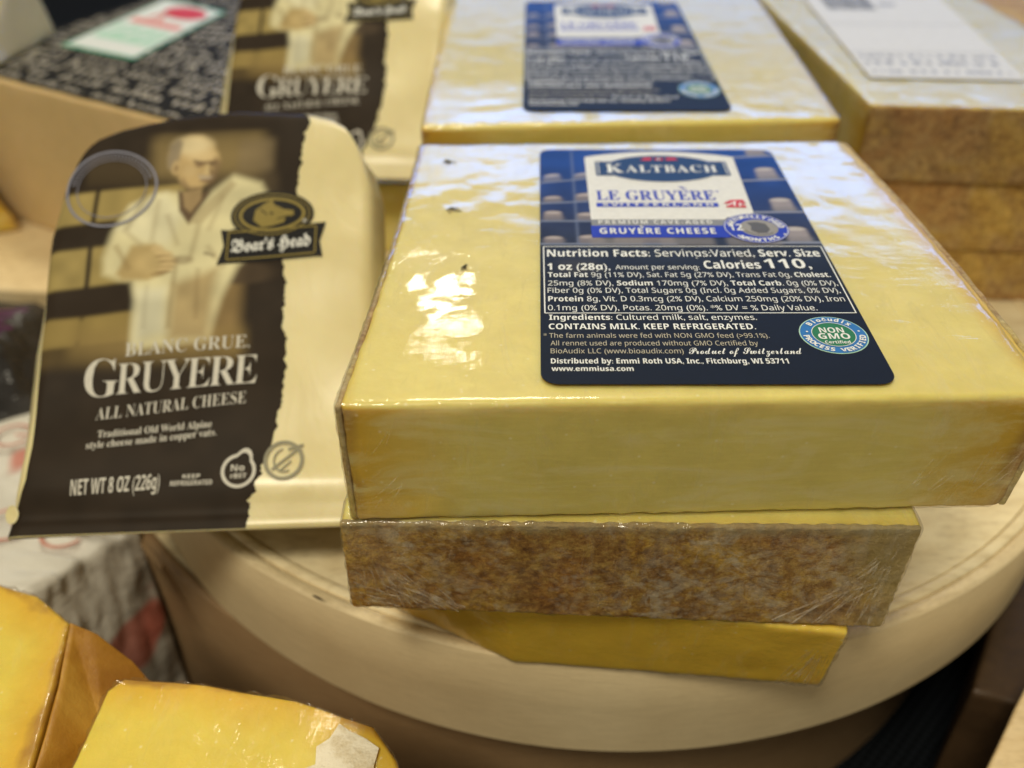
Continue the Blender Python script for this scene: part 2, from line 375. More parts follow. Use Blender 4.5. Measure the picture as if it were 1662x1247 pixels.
class Print:
    def __init__(s): s.V = []; s.F = []
    def add(s, V, F):
        k = len(s.V); s.V += [tuple(v) for v in V]; s.F += [tuple(i+k for i in f) for f in F]
    def text(s, body, x0, x1, y, cap, offset=0., spacing=1., rot=0., y1=None):
        """fit text between x0 and x1 on the baseline y (to y1 at its right end), capital height cap"""
        V, F = text_geo(body, offset, spacing)
        if not len(V): return
        a, b = V[:, 0].min(), V[:, 0].max(); sx = (x1-x0)/(b-a); sy = cap/.70
        X = x0+(V[:, 0]-a)*sx; Y = y+V[:, 1]*sy
        if y1 is not None: Y = Y+(X-x0)/(x1-x0)*(y1-y)
        s.add(np.c_[X, Y], F)
    def arc(s, body, cx, cy, r, a0, a1, cap, inward=False, offset=0.02):
        n = len(body)
        for i, ch in enumerate(body):
            if ch == ' ': continue
            a = math.radians(a0+(a1-a0)*(i/(n-1)))
            V, F = text_geo(ch, offset)
            m = (V[:, 0].min()+V[:, 0].max())/2; k = cap/.7
            X = (V[:, 0]-m)*k; Y = V[:, 1]*k
            if not inward: t = a-math.pi/2; px, py = X, Y+r
            else: t = a+math.pi/2; px, py = X, Y-r
            s.add(np.c_[cx+px*math.cos(t)-py*math.sin(t), cy+px*math.sin(t)+py*math.cos(t)], F)
    def poly(s, pts): s.add(pts, [tuple(range(len(pts)))])
    def rect(s, x0, y0, x1, y1): s.poly([(x0, y0), (x1, y0), (x1, y1), (x0, y1)])
    def ell(s, cx, cy, rx, ry, n=40): s.poly([(cx+rx*math.cos(2*math.pi*i/n), cy+ry*math.sin(2*math.pi*i/n)) for i in range(n)])
    def ring(s, cx, cy, rx, ry, t, n=48, a0=0, a1=360):
        V = []; F = []; full = (a1-a0) >= 360
        for i in range(n+(0 if full else 1)):
            a = math.radians(a0+(a1-a0)*i/n)
            V += [(cx+rx*math.cos(a), cy+ry*math.sin(a)), (cx+(rx-t)*math.cos(a), cy+(ry-t)*math.sin(a))]
        m = len(V)//2
        for i in range(n):
            j = (i+1) % m; F.append((2*i, 2*j, 2*j+1, 2*i+1))
        s.add(V, F)
    def line(s, x0, y0, x1, y1, t):
        dx, dy = x1-x0, y1-y0; l = math.hypot(dx, dy); nx, ny = -dy/l*t/2, dx/l*t/2
        s.poly([(x0+nx, y0+ny), (x0-nx, y0-ny), (x1-nx, y1-ny), (x1+nx, y1+ny)])
    def scribble(s, x0, x1, y, h, seed, gap=.25):
        """unreadable far lettering: upright and slanted strokes in word-long runs"""
        R = random.Random(seed); x = x0
        while x < x1:
            for _ in range(R.randint(3, 8)):
                if x > x1: break
                hh = h*R.uniform(.55, 1.1); sl = R.uniform(-.15, .3)*h
                s.line(x, y, x+sl, y+hh, h*.22)
                if R.random() < .6: s.line(x, y+R.choice([0, hh*.5, hh*.9]), x+h*.42, y+R.choice([0, hh*.5, hh*.9])+.001, h*.16)
                x += h*R.uniform(.42, .62)
            x += h*gap*2
    def refine(s, maxlen=.3):
        bm = bmesh.new(); vs = [bm.verts.new((x, y, 0)) for x, y in s.V]
        for f in s.F:
            try: bm.faces.new([vs[i] for i in f])
            except ValueError: pass
        bmesh.ops.triangulate(bm, faces=bm.faces[:])
        for _ in range(5):
            e = [e for e in bm.edges if e.calc_length() > maxlen]
            if not e: break
            bmesh.ops.subdivide_edges(bm, edges=e, cuts=1); bmesh.ops.triangulate(bm, faces=bm.faces[:])
        bm.verts.index_update(); s.V = [(v.co.x, v.co.y) for v in bm.verts]; s.F = [tuple(v.index for v in f.verts) for f in bm.faces]; bm.free()
    def emit(s, name, mat, parent, surf, local=True, label=None, fine=None):
        if not s.V: return None
        if fine: s.refine(fine)
        V = np.array(s.V, float); P = surf(V[:, 0], V[:, 1])
        return build(name, P, s.F, mat, parent, smooth=False, local=local, label=label)

def sstep(x, a, b):
    t = np.clip((x-a)/(b-a), 0, 1); return t*t*(3-2*t)
def box_mask(X, Y, x0, y0, x1, y1, s=.05):
    return sstep(X, x0-s, x0+s)*(1-sstep(X, x1-s, x1+s))*sstep(Y, y0-s, y0+s)*(1-sstep(Y, y1-s, y1+s))
def ell_mask(X, Y, cx, cy, rx, ry, s=.15):
    d = np.sqrt(((X-cx)/rx)**2+((Y-cy)/ry)**2); return 1-sstep(d, 1-s, 1+s)
def poly_mask(X, Y, pts, s=.12):
    """soft inside mask of a polygon from its signed distance"""
    x = X.ravel(); y = Y.ravel(); d = np.full(x.shape, 1e9); inside = np.zeros(x.shape, bool); n = len(pts)
    for i in range(n):
        ax, ay = pts[i]; bx, by = pts[(i+1) % n]; ex, ey = bx-ax, by-ay
        t = np.clip(((x-ax)*ex+(y-ay)*ey)/(ex*ex+ey*ey+1e-12), 0, 1)
        d = np.minimum(d, np.hypot(x-ax-t*ex, y-ay-t*ey))
        cnd = ((ay > y) != (by > y)) & (x < (bx-ax)*(y-ay)/((by-ay) if abs(by-ay) > 1e-9 else 1e-9)+ax)
        inside ^= cnd
    sd = np.where(inside, d, -d)
    return sstep(sd, -s, s).reshape(X.shape)
def vnoise(X, Y, f, seed):
    """smooth value noise on a grid"""
    R = np.random.RandomState(seed); G = R.rand(64, 64)
    x = X*f; y = Y*f; xi = np.floor(x).astype(int); yi = np.floor(y).astype(int); fx = x-xi; fy = y-yi
    fx = fx*fx*(3-2*fx); fy = fy*fy*(3-2*fy); g = lambda a, b: G[a % 64, b % 64]
    return (g(xi, yi)*(1-fx)+g(xi+1, yi)*fx)*(1-fy)+(g(xi, yi+1)*(1-fx)+g(xi+1, yi+1)*fx)*fy
def over(col, mask, c): return col*(1-mask[..., None])+np.array(c)*mask[..., None]

# ------------------------------------------------------------------ the printed cheese label (own x 0..6.75, y 0..11.65)
LW, LH = 6.75, 11.65
def make_label(parent, sharp=True):
    hold = bpy.data.objects.new('label', None)
    shear = .0235
    surf = lambda z: (lambda X, Y: np.c_[X+shear*Y, Y, np.full(len(X), z)])
    # the card: rounded plate whose top carries the printed cave photograph
    nx, ny = (150, 250) if sharp else (90, 150)
    xs = np.linspace(0, LW, nx); ys = np.linspace(0, LH, ny); X, Y = np.meshgrid(xs, ys, indexing='ij')
    r = .36
    col = np.zeros(X.shape+(3,)); t = sstep(Y, 5.2, 11.4)
    col[...] = np.array([.020, .026, .040]); col = over(col, sstep(Y, 5.4, 6.8)*.9, (.030, .034, .055)); col = over(col, t, (.012, .055, .26))
    nn = vnoise(X, Y, 1.6, 3); col = col*(.75+.5*nn[..., None])
    # shelves with wheels of cheese left and right of the logo panel
    for (sy, sl) in ((9.25, .22), (7.95, .1), (6.92, .0), (5.68, .0)):
        yy = sy+sl*X
        for (x0, x1) in ((.02, .72), (.86, 1.7), (1.72, 3.4)):
            hh = .50+.12*math.sin(x0*9+sy*3); m = np.maximum(box_mask(X, Y-yy+sy, x0+.08, sy+.06, x1-.16, sy+hh*.8, .07), ell_mask(X, Y-yy+sy, (x0+x1)/2-.04, sy+hh*.78, (x1-x0)/2-.12, .13, .2)); col = over(col, m*.8, (.30, .25, .23) if sy < 8.5 else (.22, .24, .36))
            col = over(col, ell_mask(X, Y-yy+sy, (x0+x1)/2-.04, sy+hh*.80, (x1-x0)/2-.16, .08, .3)*.6, (.48, .42, .40))
            m = box_mask(X, Y-yy+sy, x0+.05, sy+.06, x1-.1, sy+.26, .08); col = over(col, m*.6, (.13, .12, .14))
        m = box_mask(X, Y-yy+sy, -.1, sy-.05, 3.3, sy+.05, .03); col = over(col, m*.7, (.22, .25, .34))
    m = box_mask(X, Y, .88, 5.7, .95, 11.6, .04); col = over(col, m*.5, (.16, .20, .32))
    for (sy, sl) in ((11.05, .12), (9.4, .09), (7.42, .02), (5.75, 0)):
        yy = sy+sl*(X-5.6)
        m = np.maximum(box_mask(X, Y-yy+sy, 6.0, sy+.08, 6.56, sy+.70, .08), ell_mask(X, Y-yy+sy, 6.28, sy+.70, .28, .16, .2)); col = over(col, m*.85, (.34, .30, .30))
        col = over(col, ell_mask(X, Y-yy+sy, 6.28, sy+.72, .24, .10, .3)*.7, (.52, .48, .46))
        m = box_mask(X, Y-yy+sy, 5.95, sy+.08, 6.62, sy+.32, .10); col = over(col, m*.5, (.18, .17, .18))
        m = box_mask(X, Y-yy+sy, 5.3, sy-.05, 6.8, sy+.06, .03); col = over(col, m*.9, (.26, .28, .36))
    for x0 in (1.2, 2.9, 4.5): col = over(col, box_mask(X, Y, x0, 5.62, x0+1.3, 6.05, .1)*.6, (.24, .22, .21))
    col = over(col, (1-sstep(Y, 3.6, 5.6)), (.010, .013, .020))
    col = over(col, box_mask(X, Y, .4, 4.2, 1.3, 4.9, .2)*.25, (.10, .09, .08)); col = over(col, box_mask(X, Y, 4.6, 4.5, 5.0, 5.3, .15)*.3, (.11, .10, .08))
    col = over(col, box_mask(X, Y, 5.4, 3.2, 6.2, 4.3, .3)*.18, (.11, .10, .09))
    col = col*(.96+.08*rng.rand(*X.shape)[..., None])
    # rounded corners: slide outside points onto the corner arc
    Xc = X.copy(); Yc = Y.copy()
    cxn = np.clip(X, r, LW-r); cyn = np.clip(Y, r, LH-r); dx, dy = X-cxn, Y-cyn; dd = np.hypot(dx, dy); mask = dd > 1e-9
    mx = np.maximum(np.abs(dx), np.abs(dy)); k = np.where(mask & (dd > 0), mx/np.maximum(dd, 1e-9), 1)
    Xc = cxn+dx*k; Yc = cyn+dy*k
    Vt = np.c_[(Xc+shear*Yc).ravel(), Yc.ravel(), np.full(X.size, .012)]
    I = np.arange(X.size).reshape(X.shape)
    F = np.stack([I[:-1, :-1], I[1:, :-1], I[1:, 1:], I[:-1, 1:]], -1).reshape(-1, 4).tolist()
    loop = list(I[:, 0])+list(I[-1, 1:])+list(I[-2::-1, -1])+list(I[0, -2:0:-1])
    base = len(Vt); low = Vt[loop].copy(); low[:, 2] = 0
    V = np.vstack([Vt, low]); n = len(loop)
    for i in range(n): j = (i+1) % n; F.append((int(loop[i]), base+i, base+j, int(loop[j])))
    cc = np.c_[col.reshape(-1, 3), np.ones(X.size)]; cc = np.vstack([cc, np.tile([.02, .02, .03, 1], (n, 1))])
    lab = build('label', V, F, M['label_print'], None, smooth=False, local=True, attrs={'print': ('C', cc)}, label='dark navy paper label printed with a white logo panel and nutrition text')
    bpy.data.objects.remove(hold)
    lab.parent = parent
    # white logo panel with an arched head
    p = Print(); xl, xr = 1.28, 5.55
    head = [(xl+(xr-xl)*i/24, 11.05+.42*math.sin(math.pi*i/24)**.8) for i in range(25)]
    p.poly([(1.28, 7.0), (4.66, 7.0), (4.72, 7.1), (5.44, 7.36), (5.55, 11.05)]+head[::-1][1:-1]+[(1.28, 11.05)])
    p.emit('logo_panel', M['ink_cream'], lab, surf(.017))
    p = Print(); p.rect(1.28, 6.64, 4.65, 7.0); p.emit('grey_strip', M['ink_palegrey'], lab, surf(.017))
    p = Print(); p.rect(1.26, 6.0, 4.63, 6.64); p.rect(1.46, 7.72, 4.62, 7.97); 
    # LE GRUYERE
    p.text(se('LE GRUYERE'), 1.48, 4.62, 8.14, .60, .004)
    p.poly([(3.70, 8.98), (3.82, 8.98), (3.93, 8.82), (3.86, 8.82)])
    p.text('®', 4.66, 4.78, 8.62, .12)
    p.emit('blue_print', M['ink_blue'], lab, surf(.022))
    # plaque: rectangle with an oval through it
    p = Print(); p.rect(1.56, 9.72, 5.28, 10.72); p.emit('plaque', M['ink_navy'], lab, surf(.022))
    p = Print(); p.ell(3.42, 10.22, 1.62, .93); p.emit('plaque', M['ink_navy'], lab, surf(.026))
    p = Print(); p.rect(1.63, 9.79, 1.655, 10.65); p.rect(5.185, 9.79, 5.21, 10.65)
    p.ring(3.42, 10.22, 1.66, .97, .035, a0=32, a1=148); p.ring(3.42, 10.22, 1.66, .97, .035, a0=212, a1=328)
    V0 = text_geo(se('K'), .0)
    p.text(se('K'), 1.84, 2.34, 9.92, .62); p.text(se('ALTBACH'), 2.40, 4.95, 9.95, .48, spacing=1.15)
    p.text(se('S')+' '+se('WITZERLAND'), 1.62, 4.50, 7.765, .165, .012, 1.2) if False else p.text(sb('SWITZERLAND'), 1.62, 4.50, 7.77, .15, .004, 1.35)
    p.emit('white_print', M['ink_white'], lab, surf(.030))
    p = Print(); p.text(sb('GRUYERE CHEESE'), 1.46, 4.30, 6.18, .30, .0, 1.15)
    p.line(2.47, 6.60, 2.56, 6.53, .045)
    p.text(sb('12'), 4.66, 5.0, 6.36, .34)
    p.arc(sb('NATURALLY'), 5.33, 6.5, .56, 158, 62, .15); p.arc(sb('AGED'), 5.33, 6.5, .56, 44, 6, .15)
    p.arc(sb('MONTHS'), 5.33, 6.5, .72, 232, 308, .15, True)
    p.ell(4.83, 6.07, .035, .035, 10); p.ell(5.96, 6.15, .035, .035, 10)
    p.emit('white_print', M['ink_white'], lab, surf(.034))
    p = Print(); p.text(sb('PREMIUM CAVE-AGED'), 1.46, 4.30, 6.74, .20, -.004, 1.3); p.emit('grey_print', M['ink_cream'], lab, surf(.022))
    p = Print(); p.poly([(2.86, 10.78), (3.02, 10.98), (3.22, 10.96), (3.16, 10.78)]); p.poly([(3.60, 10.78), (3.62, 10.97), (3.86, 10.98), (3.94, 10.80)])
    p.rect(3.28, 10.79, 3.52, 10.93)
    p.poly([(4.76, 7.92), (4.98, 8.12), (5.30, 8.14), (5.34, 7.90), (5.02, 7.84)]); p.poly([(4.78, 7.68), (4.90, 7.86), (5.3, 7.80), (5.32, 7.66)])
    p.emit('red_emblem', M['ink_red'], lab, surf(.034))
    p = Print(); p.line(4.86, 7.80, 5.10, 8.02, .05); p.line(5.02, 7.74, 5.06, 7.98, .045); p.line(5.15, 7.72, 5.2, 7.95, .045); p.rect(3.36, 10.80, 3.42, 10.92)
    p.emit('white_print', M['ink_white'], lab, surf(.037))
    # round seal
    p = Print(); p.ell(5.33, 6.5, .80, .80); p.emit('seal', M['ink_blue'], lab, surf(.027))
    p = Print(); p.ring(5.33, 6.5, .78, .78, .018); p.emit('white_print', M['ink_white'], lab, surf(.0305))
    p = Print(); p.ell(5.40, 6.5, .47, .47); p.emit('seal_centre', M['ink_disc'], lab, surf(.031))
    p = Print(); p.poly([(5.14, 6.78), (5.22, 6.60), (5.18, 6.36), (5.34, 6.20), (5.55, 6.22), (5.66, 6.42), (5.60, 6.72), (5.40, 6.82)]); p.ring(5.4, 6.5, .40, .40, .03, a0=200, a1=320)
    p.emit('seal_portrait', flat('brown_grey_ink', (.11, .10, .08)), lab, surf(.034))
    # nutrition text
    p = Print(); t = .028
    p.line(.08, 5.54, 6.83-.15, 5.55, t); p.line(.09, 2.53, 6.66, 2.54, t); p.line(.095, 2.53, .08, 5.54, t); p.line(6.66, 2.53, 6.68, 5.55, t)
    p.text(sb('Nutrition Facts:')+' '+sr('Servings:Varied, ')+sb('Serv. Size'), .16, 6.56, 5.04, .33, .004)
    p.text(sb('1 oz (28g),'), .16, 1.60, 4.40, .30, .006); p.text(sr('Amount per serving:'), 1.72, 3.64, 4.42, .21)
    p.text(sb('Calories'), 3.76, 5.06, 4.46, .36, .002); p.text(sb('110,'), 5.16, 6.22, 4.48, .43, .0)
    p.text(sb('Total Fat')+' '+sr('9g (11% DV), Sat. Fat 5g (27% DV), Trans Fat 0g, ')+sb('Cholest.'), .17, 6.54, 4.07, .21)
    p.text(sr('25mg (8% DV), ')+sb('Sodium')+' '+sr('170mg (7% DV), ')+sb('Total Carb.')+' '+sr('0g (0% DV),'), .17, 6.60, 3.69, .21)
    p.text(sr('Fiber 0g (0% DV), Total Sugars 0g (Incl. 0g Added Sugars, 0% DV),'), .16, 6.57, 3.37, .21)
    p.text(sb('Protein')+' '+sr('8g, Vit. D 0.3mcg (2% DV), Calcium 250mg (20% DV), Iron'), .17, 6.57, 3.01, .21)
    p.text(sr('0.1mg (0% DV), Potas. 20mg (0%). *% DV = % Daily Value.'), .16, 5.88, 2.64, .21)
    p.text(sb('Ingredients:')+' '+sr('Cultured milk, salt, enzymes.'), .18, 4.52, 2.26, .20, .002)
    p.text(sb('CONTAINS MILK. KEEP REFRIGERATED.'), .17, 4.43, 1.90, .21, .0)
    p.text(sb('Distributed by:')+' '+sb('Emmi Roth USA, Inc., Fitchburg, WI 53711'), .20, 4.83, .67, .17)
    p.text(sb('www.emmiusa.com'), .21, 1.79, .42, .15)
    p.text(fm('Product of Switzerland', SCR), 2.93, 5.18, 1.0, .24, .003)
    p.emit('white_lettering', M['ink_white'], lab, surf(.018))
    p = Print()
    p.text('* '+sr('The farm animals were fed with NON GMO feed (>99.1%).'), .06, 4.64, 1.58, .165)
    p.text(sr('All rennet used are produced without GMO Certified by'), .20, 4.36, 1.30, .165)
    p.text(sr('BioAudix LLC (www.bioaudix.com)'), .20, 2.83, 1.02, .165)
    p.emit('tan_lettering', M['ink_tan'], lab, surf(.018))
    # round certified badge
    bx, by, br = 5.96, 1.69, .69
    p = Print(); p.ell(bx, by, br, br); p.emit('badge', M['ink_ltgreen'], lab, surf(.017))
    p = Print(); p.ell(bx, by, br*.965, br*.965); p.emit('badge_ring', M['ink_lightblue'], lab, surf(.022))
    p = Print(); p.ell(bx, by, .43, .43); p.emit('badge_centre', M['ink_green'], lab, surf(.027))
    p = Print(); p.ring(bx, by, .445, .445, .015); p.text(sb('NON'), bx-.26, bx+.24, by+.06, .19); p.text(sb('GMO'), bx-.33, bx+.31, by-.17, .20); p.text(sb('Certified'), bx-.25, bx+.26, by-.34, .10)
    p.arc(sb('BioAudix'), bx, by, .50, 136, 44, .12); p.arc(sb('PROCESS VERIFIED'), bx, by, .63, 188, 352, .12, True)
    p.ell(bx-.52, by+.1, .025, .025, 8); p.ell(bx+.54, by+.12, .025, .025, 8)
    p.emit('badge_lettering', M['ink_white'], lab, surf(.032))
    return lab

def folds(parent, name, lines, plane, mat=M['fold'], wd=.03):
    """thin creases of gathered film, each a small raised ridge; lines in the plane's own a, b"""
    V = []; F = []
    for (a0, b0, a1, b1, wdt) in lines:
        n = 10; dx, dy = a1-a0, b1-b0; l = math.hypot(dx, dy); nx, ny = -dy/l, dx/l
        cur = random.uniform(-.12, .12)*l*.3
        for i in range(n+1):
            t = i/n; ww = wdt*(math.sin(math.pi*min(1, t*.9+.1))**.6)*random.uniform(.7, 1.2)
            cx = a0+dx*t+nx*cur*math.sin(math.pi*t); cy = b0+dy*t+ny*cur*math.sin(math.pi*t)
            V += [plane(cx+nx*ww, cy+ny*ww, .0), plane(cx, cy, .035), plane(cx-nx*ww, cy-ny*ww, .0)]
        k = len(V)-3*(n+1)
        for i in range(n):
            for j in range(2): F.append((k+3*i+j, k+3*i+j+1, k+3*i+j+4, k+3*i+j+3))
    o = build(name, V, F, mat, parent); o['kind'] = 'stuff'
    return o

# ================================================================== the round wooden box
BX, BY, BR = 3.28, 32.08, 18.2
def ringband(name, cx, cy, r0, r1, z0, z1, mat, parent, n=160, a0=0, a1=360, wob=0.):
    """a hollow band: outer wall, top edge, inner wall"""
    V = []; F = []; U = []; m = n+1
    prof = [(r1, z0), (r1, z0+(z1-z0)*.5), (r1, z1-.05), (r1-.04, z1), (r0+.04, z1), (r0, z1-.05), (r0, z0)]
    for i in range(m):
        a = math.radians(a0+(a1-a0)*i/n)
        for k, (r, z) in enumerate(prof):
            rr = r+wob*noise.noise(Vector((math.cos(a)*3, math.sin(a)*3, z*.3)))
            V.append((cx+rr*math.cos(a), cy+rr*math.sin(a), z+wob*.6*noise.noise(Vector((math.cos(a)*5, math.sin(a)*5, 7+(z > z0)))))); U.append((i/n*10*(a1-a0)/360, z*.25+k*.01))
    for i in range(n):
        for k in range(6):
            F.append((i*7+k, (i+1)*7+k, (i+1)*7+k+1, i*7+k+1))
    if a1-a0 < 360:
        F += [tuple(range(7))[::-1], tuple(range(n*7, n*7+7))]
    return build(name, V, F, mat, parent, uvs=U)
def disc(name, cx, cy, r, z, th, mat, parent, n=120):
    V = [(cx+r*math.cos(2*math.pi*i/n), cy+r*math.sin(2*math.pi*i/n), z) for i in range(n)]+[(cx+r*math.cos(2*math.pi*i/n), cy+r*math.sin(2*math.pi*i/n), z-th) for i in range(n)]
    F = [tuple(range(n)), tuple(range(2*n-1, n-1, -1))]+[(i, n+i, n+(i+1) % n, (i+1) % n) for i in range(n)]
    return build(name, V, F, mat, parent, smooth=False)
box = thing('wooden_box', (BX, BY, -12), 'large round pale wooden cheese box whose lid carries the stacked wrapped cheeses', 'wooden box')
disc('lid_top', BX, BY, 17.42, -.02, .5, M['wood_top'], box)
ringband('inner_ring', BX, BY, 17.45, 17.78, -1.2, .05, M['wood_top'], box, wob=.05)
ringband('lid_band', BX, BY, 17.80, BR, -3.7, .02, M['wood_band'], box, n=220, wob=.05)
LBX, LBY, LBR = 1.7, 34.8, 19.4
ringband('box_wall', LBX, LBY, LBR-.4, LBR, -12, -3.80, M['wood_shade'], box, n=220)
disc('box_floor', LBX, LBY, LBR-.42, -3.86, .3, M['wood_top'], box)
# overlapping end of the lower veneer: a strip of a second ply, its end cut on a slant
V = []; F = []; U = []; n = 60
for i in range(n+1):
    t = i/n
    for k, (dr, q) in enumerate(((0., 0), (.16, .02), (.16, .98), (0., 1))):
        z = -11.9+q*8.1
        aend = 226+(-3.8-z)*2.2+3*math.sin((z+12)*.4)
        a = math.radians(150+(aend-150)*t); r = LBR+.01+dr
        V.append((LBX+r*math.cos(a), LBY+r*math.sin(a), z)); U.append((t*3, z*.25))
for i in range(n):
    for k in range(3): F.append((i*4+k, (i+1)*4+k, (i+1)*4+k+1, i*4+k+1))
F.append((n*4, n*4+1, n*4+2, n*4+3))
build('veneer_overlap', V, F, M['wood_shade'], box, smooth=False, uvs=U)
a = math.radians(242.3)
kn = Print(); kn.ell(0, 0, .16, .06, 14)
build('knot', [(BX+(BR+.06)*math.cos(a+x/BR), BY+(BR+.06)*math.sin(a+x/BR), 0.28+y) for x, y in kn.V], kn.F, flat('dark_knot', (.06, .04, .025), .7), box, smooth=False)

# ================================================================== the front stack
G = 'film-wrapped cheese blocks stacked at the front of the lid'
b1 = thing('cheese_block', (3.3, 19.6, 6), 'pale yellow wrapped cheese block topping the front stack, its navy label in sharp focus', 'cheese', G)
c1 = [(-3.27, 13.0, 6.02), (9.96, 13.4, 6.02), (9.9, 26.1, 6.02), (-2.9, 25.8, 6.02), (-3.29, 13.0, 9), (10.12, 13.3, 9), (9.85, 26.1, 9), (-2.78, 25.8, 9)]
def bulge1(Q, L):
    # the rind sides belly outward a little
    m = np.sin(np.pi*np.clip(Q[:, 1]/L[1], 0, 1))
    s = np.clip(Q[:, 0]/L[0], 0, 1); Q = Q.copy(); Q[:, 0] += (s-.5)*2*np.clip(np.abs(s-.5)*2-.7, 0, 1)/.3*.18*m*np.where(s < .5, -.6, 1)
    return Q
block('cheese_body', c1, M['paste'], b1, r=.14, res=(60, 60, 14), amp=.018, edge_amp=.03, rind='lr', sub=(.10, 13.15, None, None, None, None), bulge=bulge1)
block('rind', c1, M['rind_pale'], b1, r=.05, res=(2, 60, 14), amp=.02, f=2, rind='l', sub=(0, .12, .03, 12.75, .03, 2.93), bulge=bulge1)
block('rind', c1, M['rind_pale'], b1, r=.05, res=(2, 60, 14), amp=.02, f=2, rind='r', sub=(13.12, 13.26, .03, 12.75, .03, 2.93), bulge=bulge1)
block('plastic_wrap', c1, M['film'], b1, r=.13, res=(110, 110, 24), amp=.013, f=1.4, off=.035, edge_amp=.018, seed=3, bulge=bulge1)
pl1 = lambda a, b, h: (-3.27+a, 12.94-.0+a*.027-h*.4, 6.02+b)
R = random.Random(5)
ln = []
for i in range(12): x = R.uniform(.05, .9); y = R.uniform(.4, 2.3); ln.append((x, y, x+R.uniform(.15, .5), y+R.uniform(.25, .7), R.uniform(.006, .018)))
for i in range(16): x = R.uniform(11.0, 12.9); y = R.uniform(.2, .9); ln.append((x, y, x+R.uniform(.15, .45), y+R.uniform(.4, 1.0), R.uniform(.006, .018)))
folds(b1, 'wrap_crease', ln, pl1)
# dark herb-like specks under the film
for (x, y, s) in ((-1.52, 21.13, .30), (-1.08, 18.14, .22), (-1.82, 24.37, .34)):
    V = []; F = []
    for q in range(11):
        a = R.uniform(0, 6.28); d = R.uniform(0, s*.6); l = R.uniform(.4, 1)*s*.7; th = R.uniform(0, 6.28); k = len(V)
        cx, cy = x+d*math.cos(a), y+d*math.sin(a); ux, uy = math.cos(th)*l*.5, math.sin(th)*l*.5; wx, wy = -uy*.25, ux*.25
        V += [(cx-ux, cy-uy, 9.045), (cx+wx, cy+wy, 9.045), (cx+ux, cy+uy, 9.045), (cx-wx, cy-wy, 9.045), (cx, cy, 9.075)]
        F += [(k, k+1, k+4), (k+1, k+2, k+4), (k+2, k+3, k+4), (k+3, k, k+4)]
    build('speck', V, F, M['ink_black'], b1)
lab1 = make_label(b1)
lab1.location = (Vector((.54, 13.56, 9.062))*S)-b1.location

b2 = thing('cheese_block', (2.4, 18.6, 3), 'film-wrapped cheese block with mottled brown rind facing front, middle of the front stack', 'cheese', G)
c2 = [(-3.62, 13.32, 3.02), (8.14, 12.72, 3.02), (8.9, 24, 3.02), (-3.3, 24.5, 3.02), (-3.5, 12.98, 5.98), (8.32, 12.84, 5.98), (8.9, 24, 5.98), (-3.3, 24.5, 5.98)]
block('cheese_body', c2, M['paste'], b2, r=.12, res=(50, 40, 12), amp=.03, rind='f', sub=(None, None, .06, None, None, None))
block('rind', c2, M['rind'], b2, r=.06, res=(150, 2, 44), amp=.03, f=1.6, rind='', sub=(.0, None, 0, .14, 0.0, None), edge_amp=.04)
block('plastic_wrap', c2, M['film_rough'], b2, r=.12, res=(100, 40, 30), amp=.03, f=1.6, off=.045, edge_amp=.035, seed=13)
pl2 = lambda a, b, h: (-3.62+a*.995+b*.04, 13.32-a*.0511-(.11*(1-a/11.8)-.04)*b-.10-h, 3.02+b)
ln = []
for i in range(17):       # fans of gathered film running to both lower corners
    t = R.random(); ln.append((11.5-t*2.4, .05+R.uniform(0, .25)+t*.1, 11.6-t*.3+R.uniform(-.4, .1), 2.5-t*.5+R.uniform(-.9, .3), R.choice([.012, .02, .03, .07])))
for i in range(17):
    t = R.random(); x = .15+t*2.5; ln.append((x, .08+R.uniform(0, .3), .1+t*.9+R.uniform(-.05, .35), 2.6-t*1.0+R.uniform(-.9, .4), R.choice([.012, .02, .03, .07])))
for i in range(16): x = R.uniform(.1, .8); y = R.uniform(.2, 1.2); ln.append((x, y, x+R.uniform(.2, .5), y-R.uniform(.05, .3), R.uniform(.008, .02)))
for i in range(10): x = R.uniform(5, 8); y = R.uniform(.2, 2.0); ln.append((x, y, x+R.uniform(-.05, .05), y+R.uniform(.3, .7), R.uniform(.004, .010)))
folds(b2, 'wrap_crease', ln, pl2)

b3 = thing('cheese_block', (3.5, 18.5, 0), 'amber yellow cheese block at the bottom of the front stack, overhanging the lid edge', 'cheese', G)
c3 = [(0.0, 14.0, .10), (7.55, 13.28, .10), (8.2, 25.5, .10), (-3.4, 15.85, .10), (-.1, 13.62, 2.98), (7.45, 12.62, 2.98), (8.2, 25.5, 2.98), (-3.9, 15.5, 2.98)]
block('cheese_body', c3, M['paste_amber'], b3, r=.14, res=(50, 50, 14), amp=.04)
block('plastic_wrap', c3, M['film_rough'], b3, r=.13, res=(70, 60, 20), amp=.03, f=1.6, off=.045, edge_amp=.03, seed=23)
pl3 = lambda a, b, h: (0.0+a-.03*b, 14.0-a*.0954-.17*b-.08-h, .1+b)
ln = []
for i in range(16): t = i/15; ln.append((7.4-t*1.0, .05+R.uniform(0, .1), 7.3-t*.3+R.uniform(-.1, .1), 1.9+R.uniform(-.5, .3), R.uniform(.005, .018)))
folds(b3, 'wrap_crease', ln, pl3)

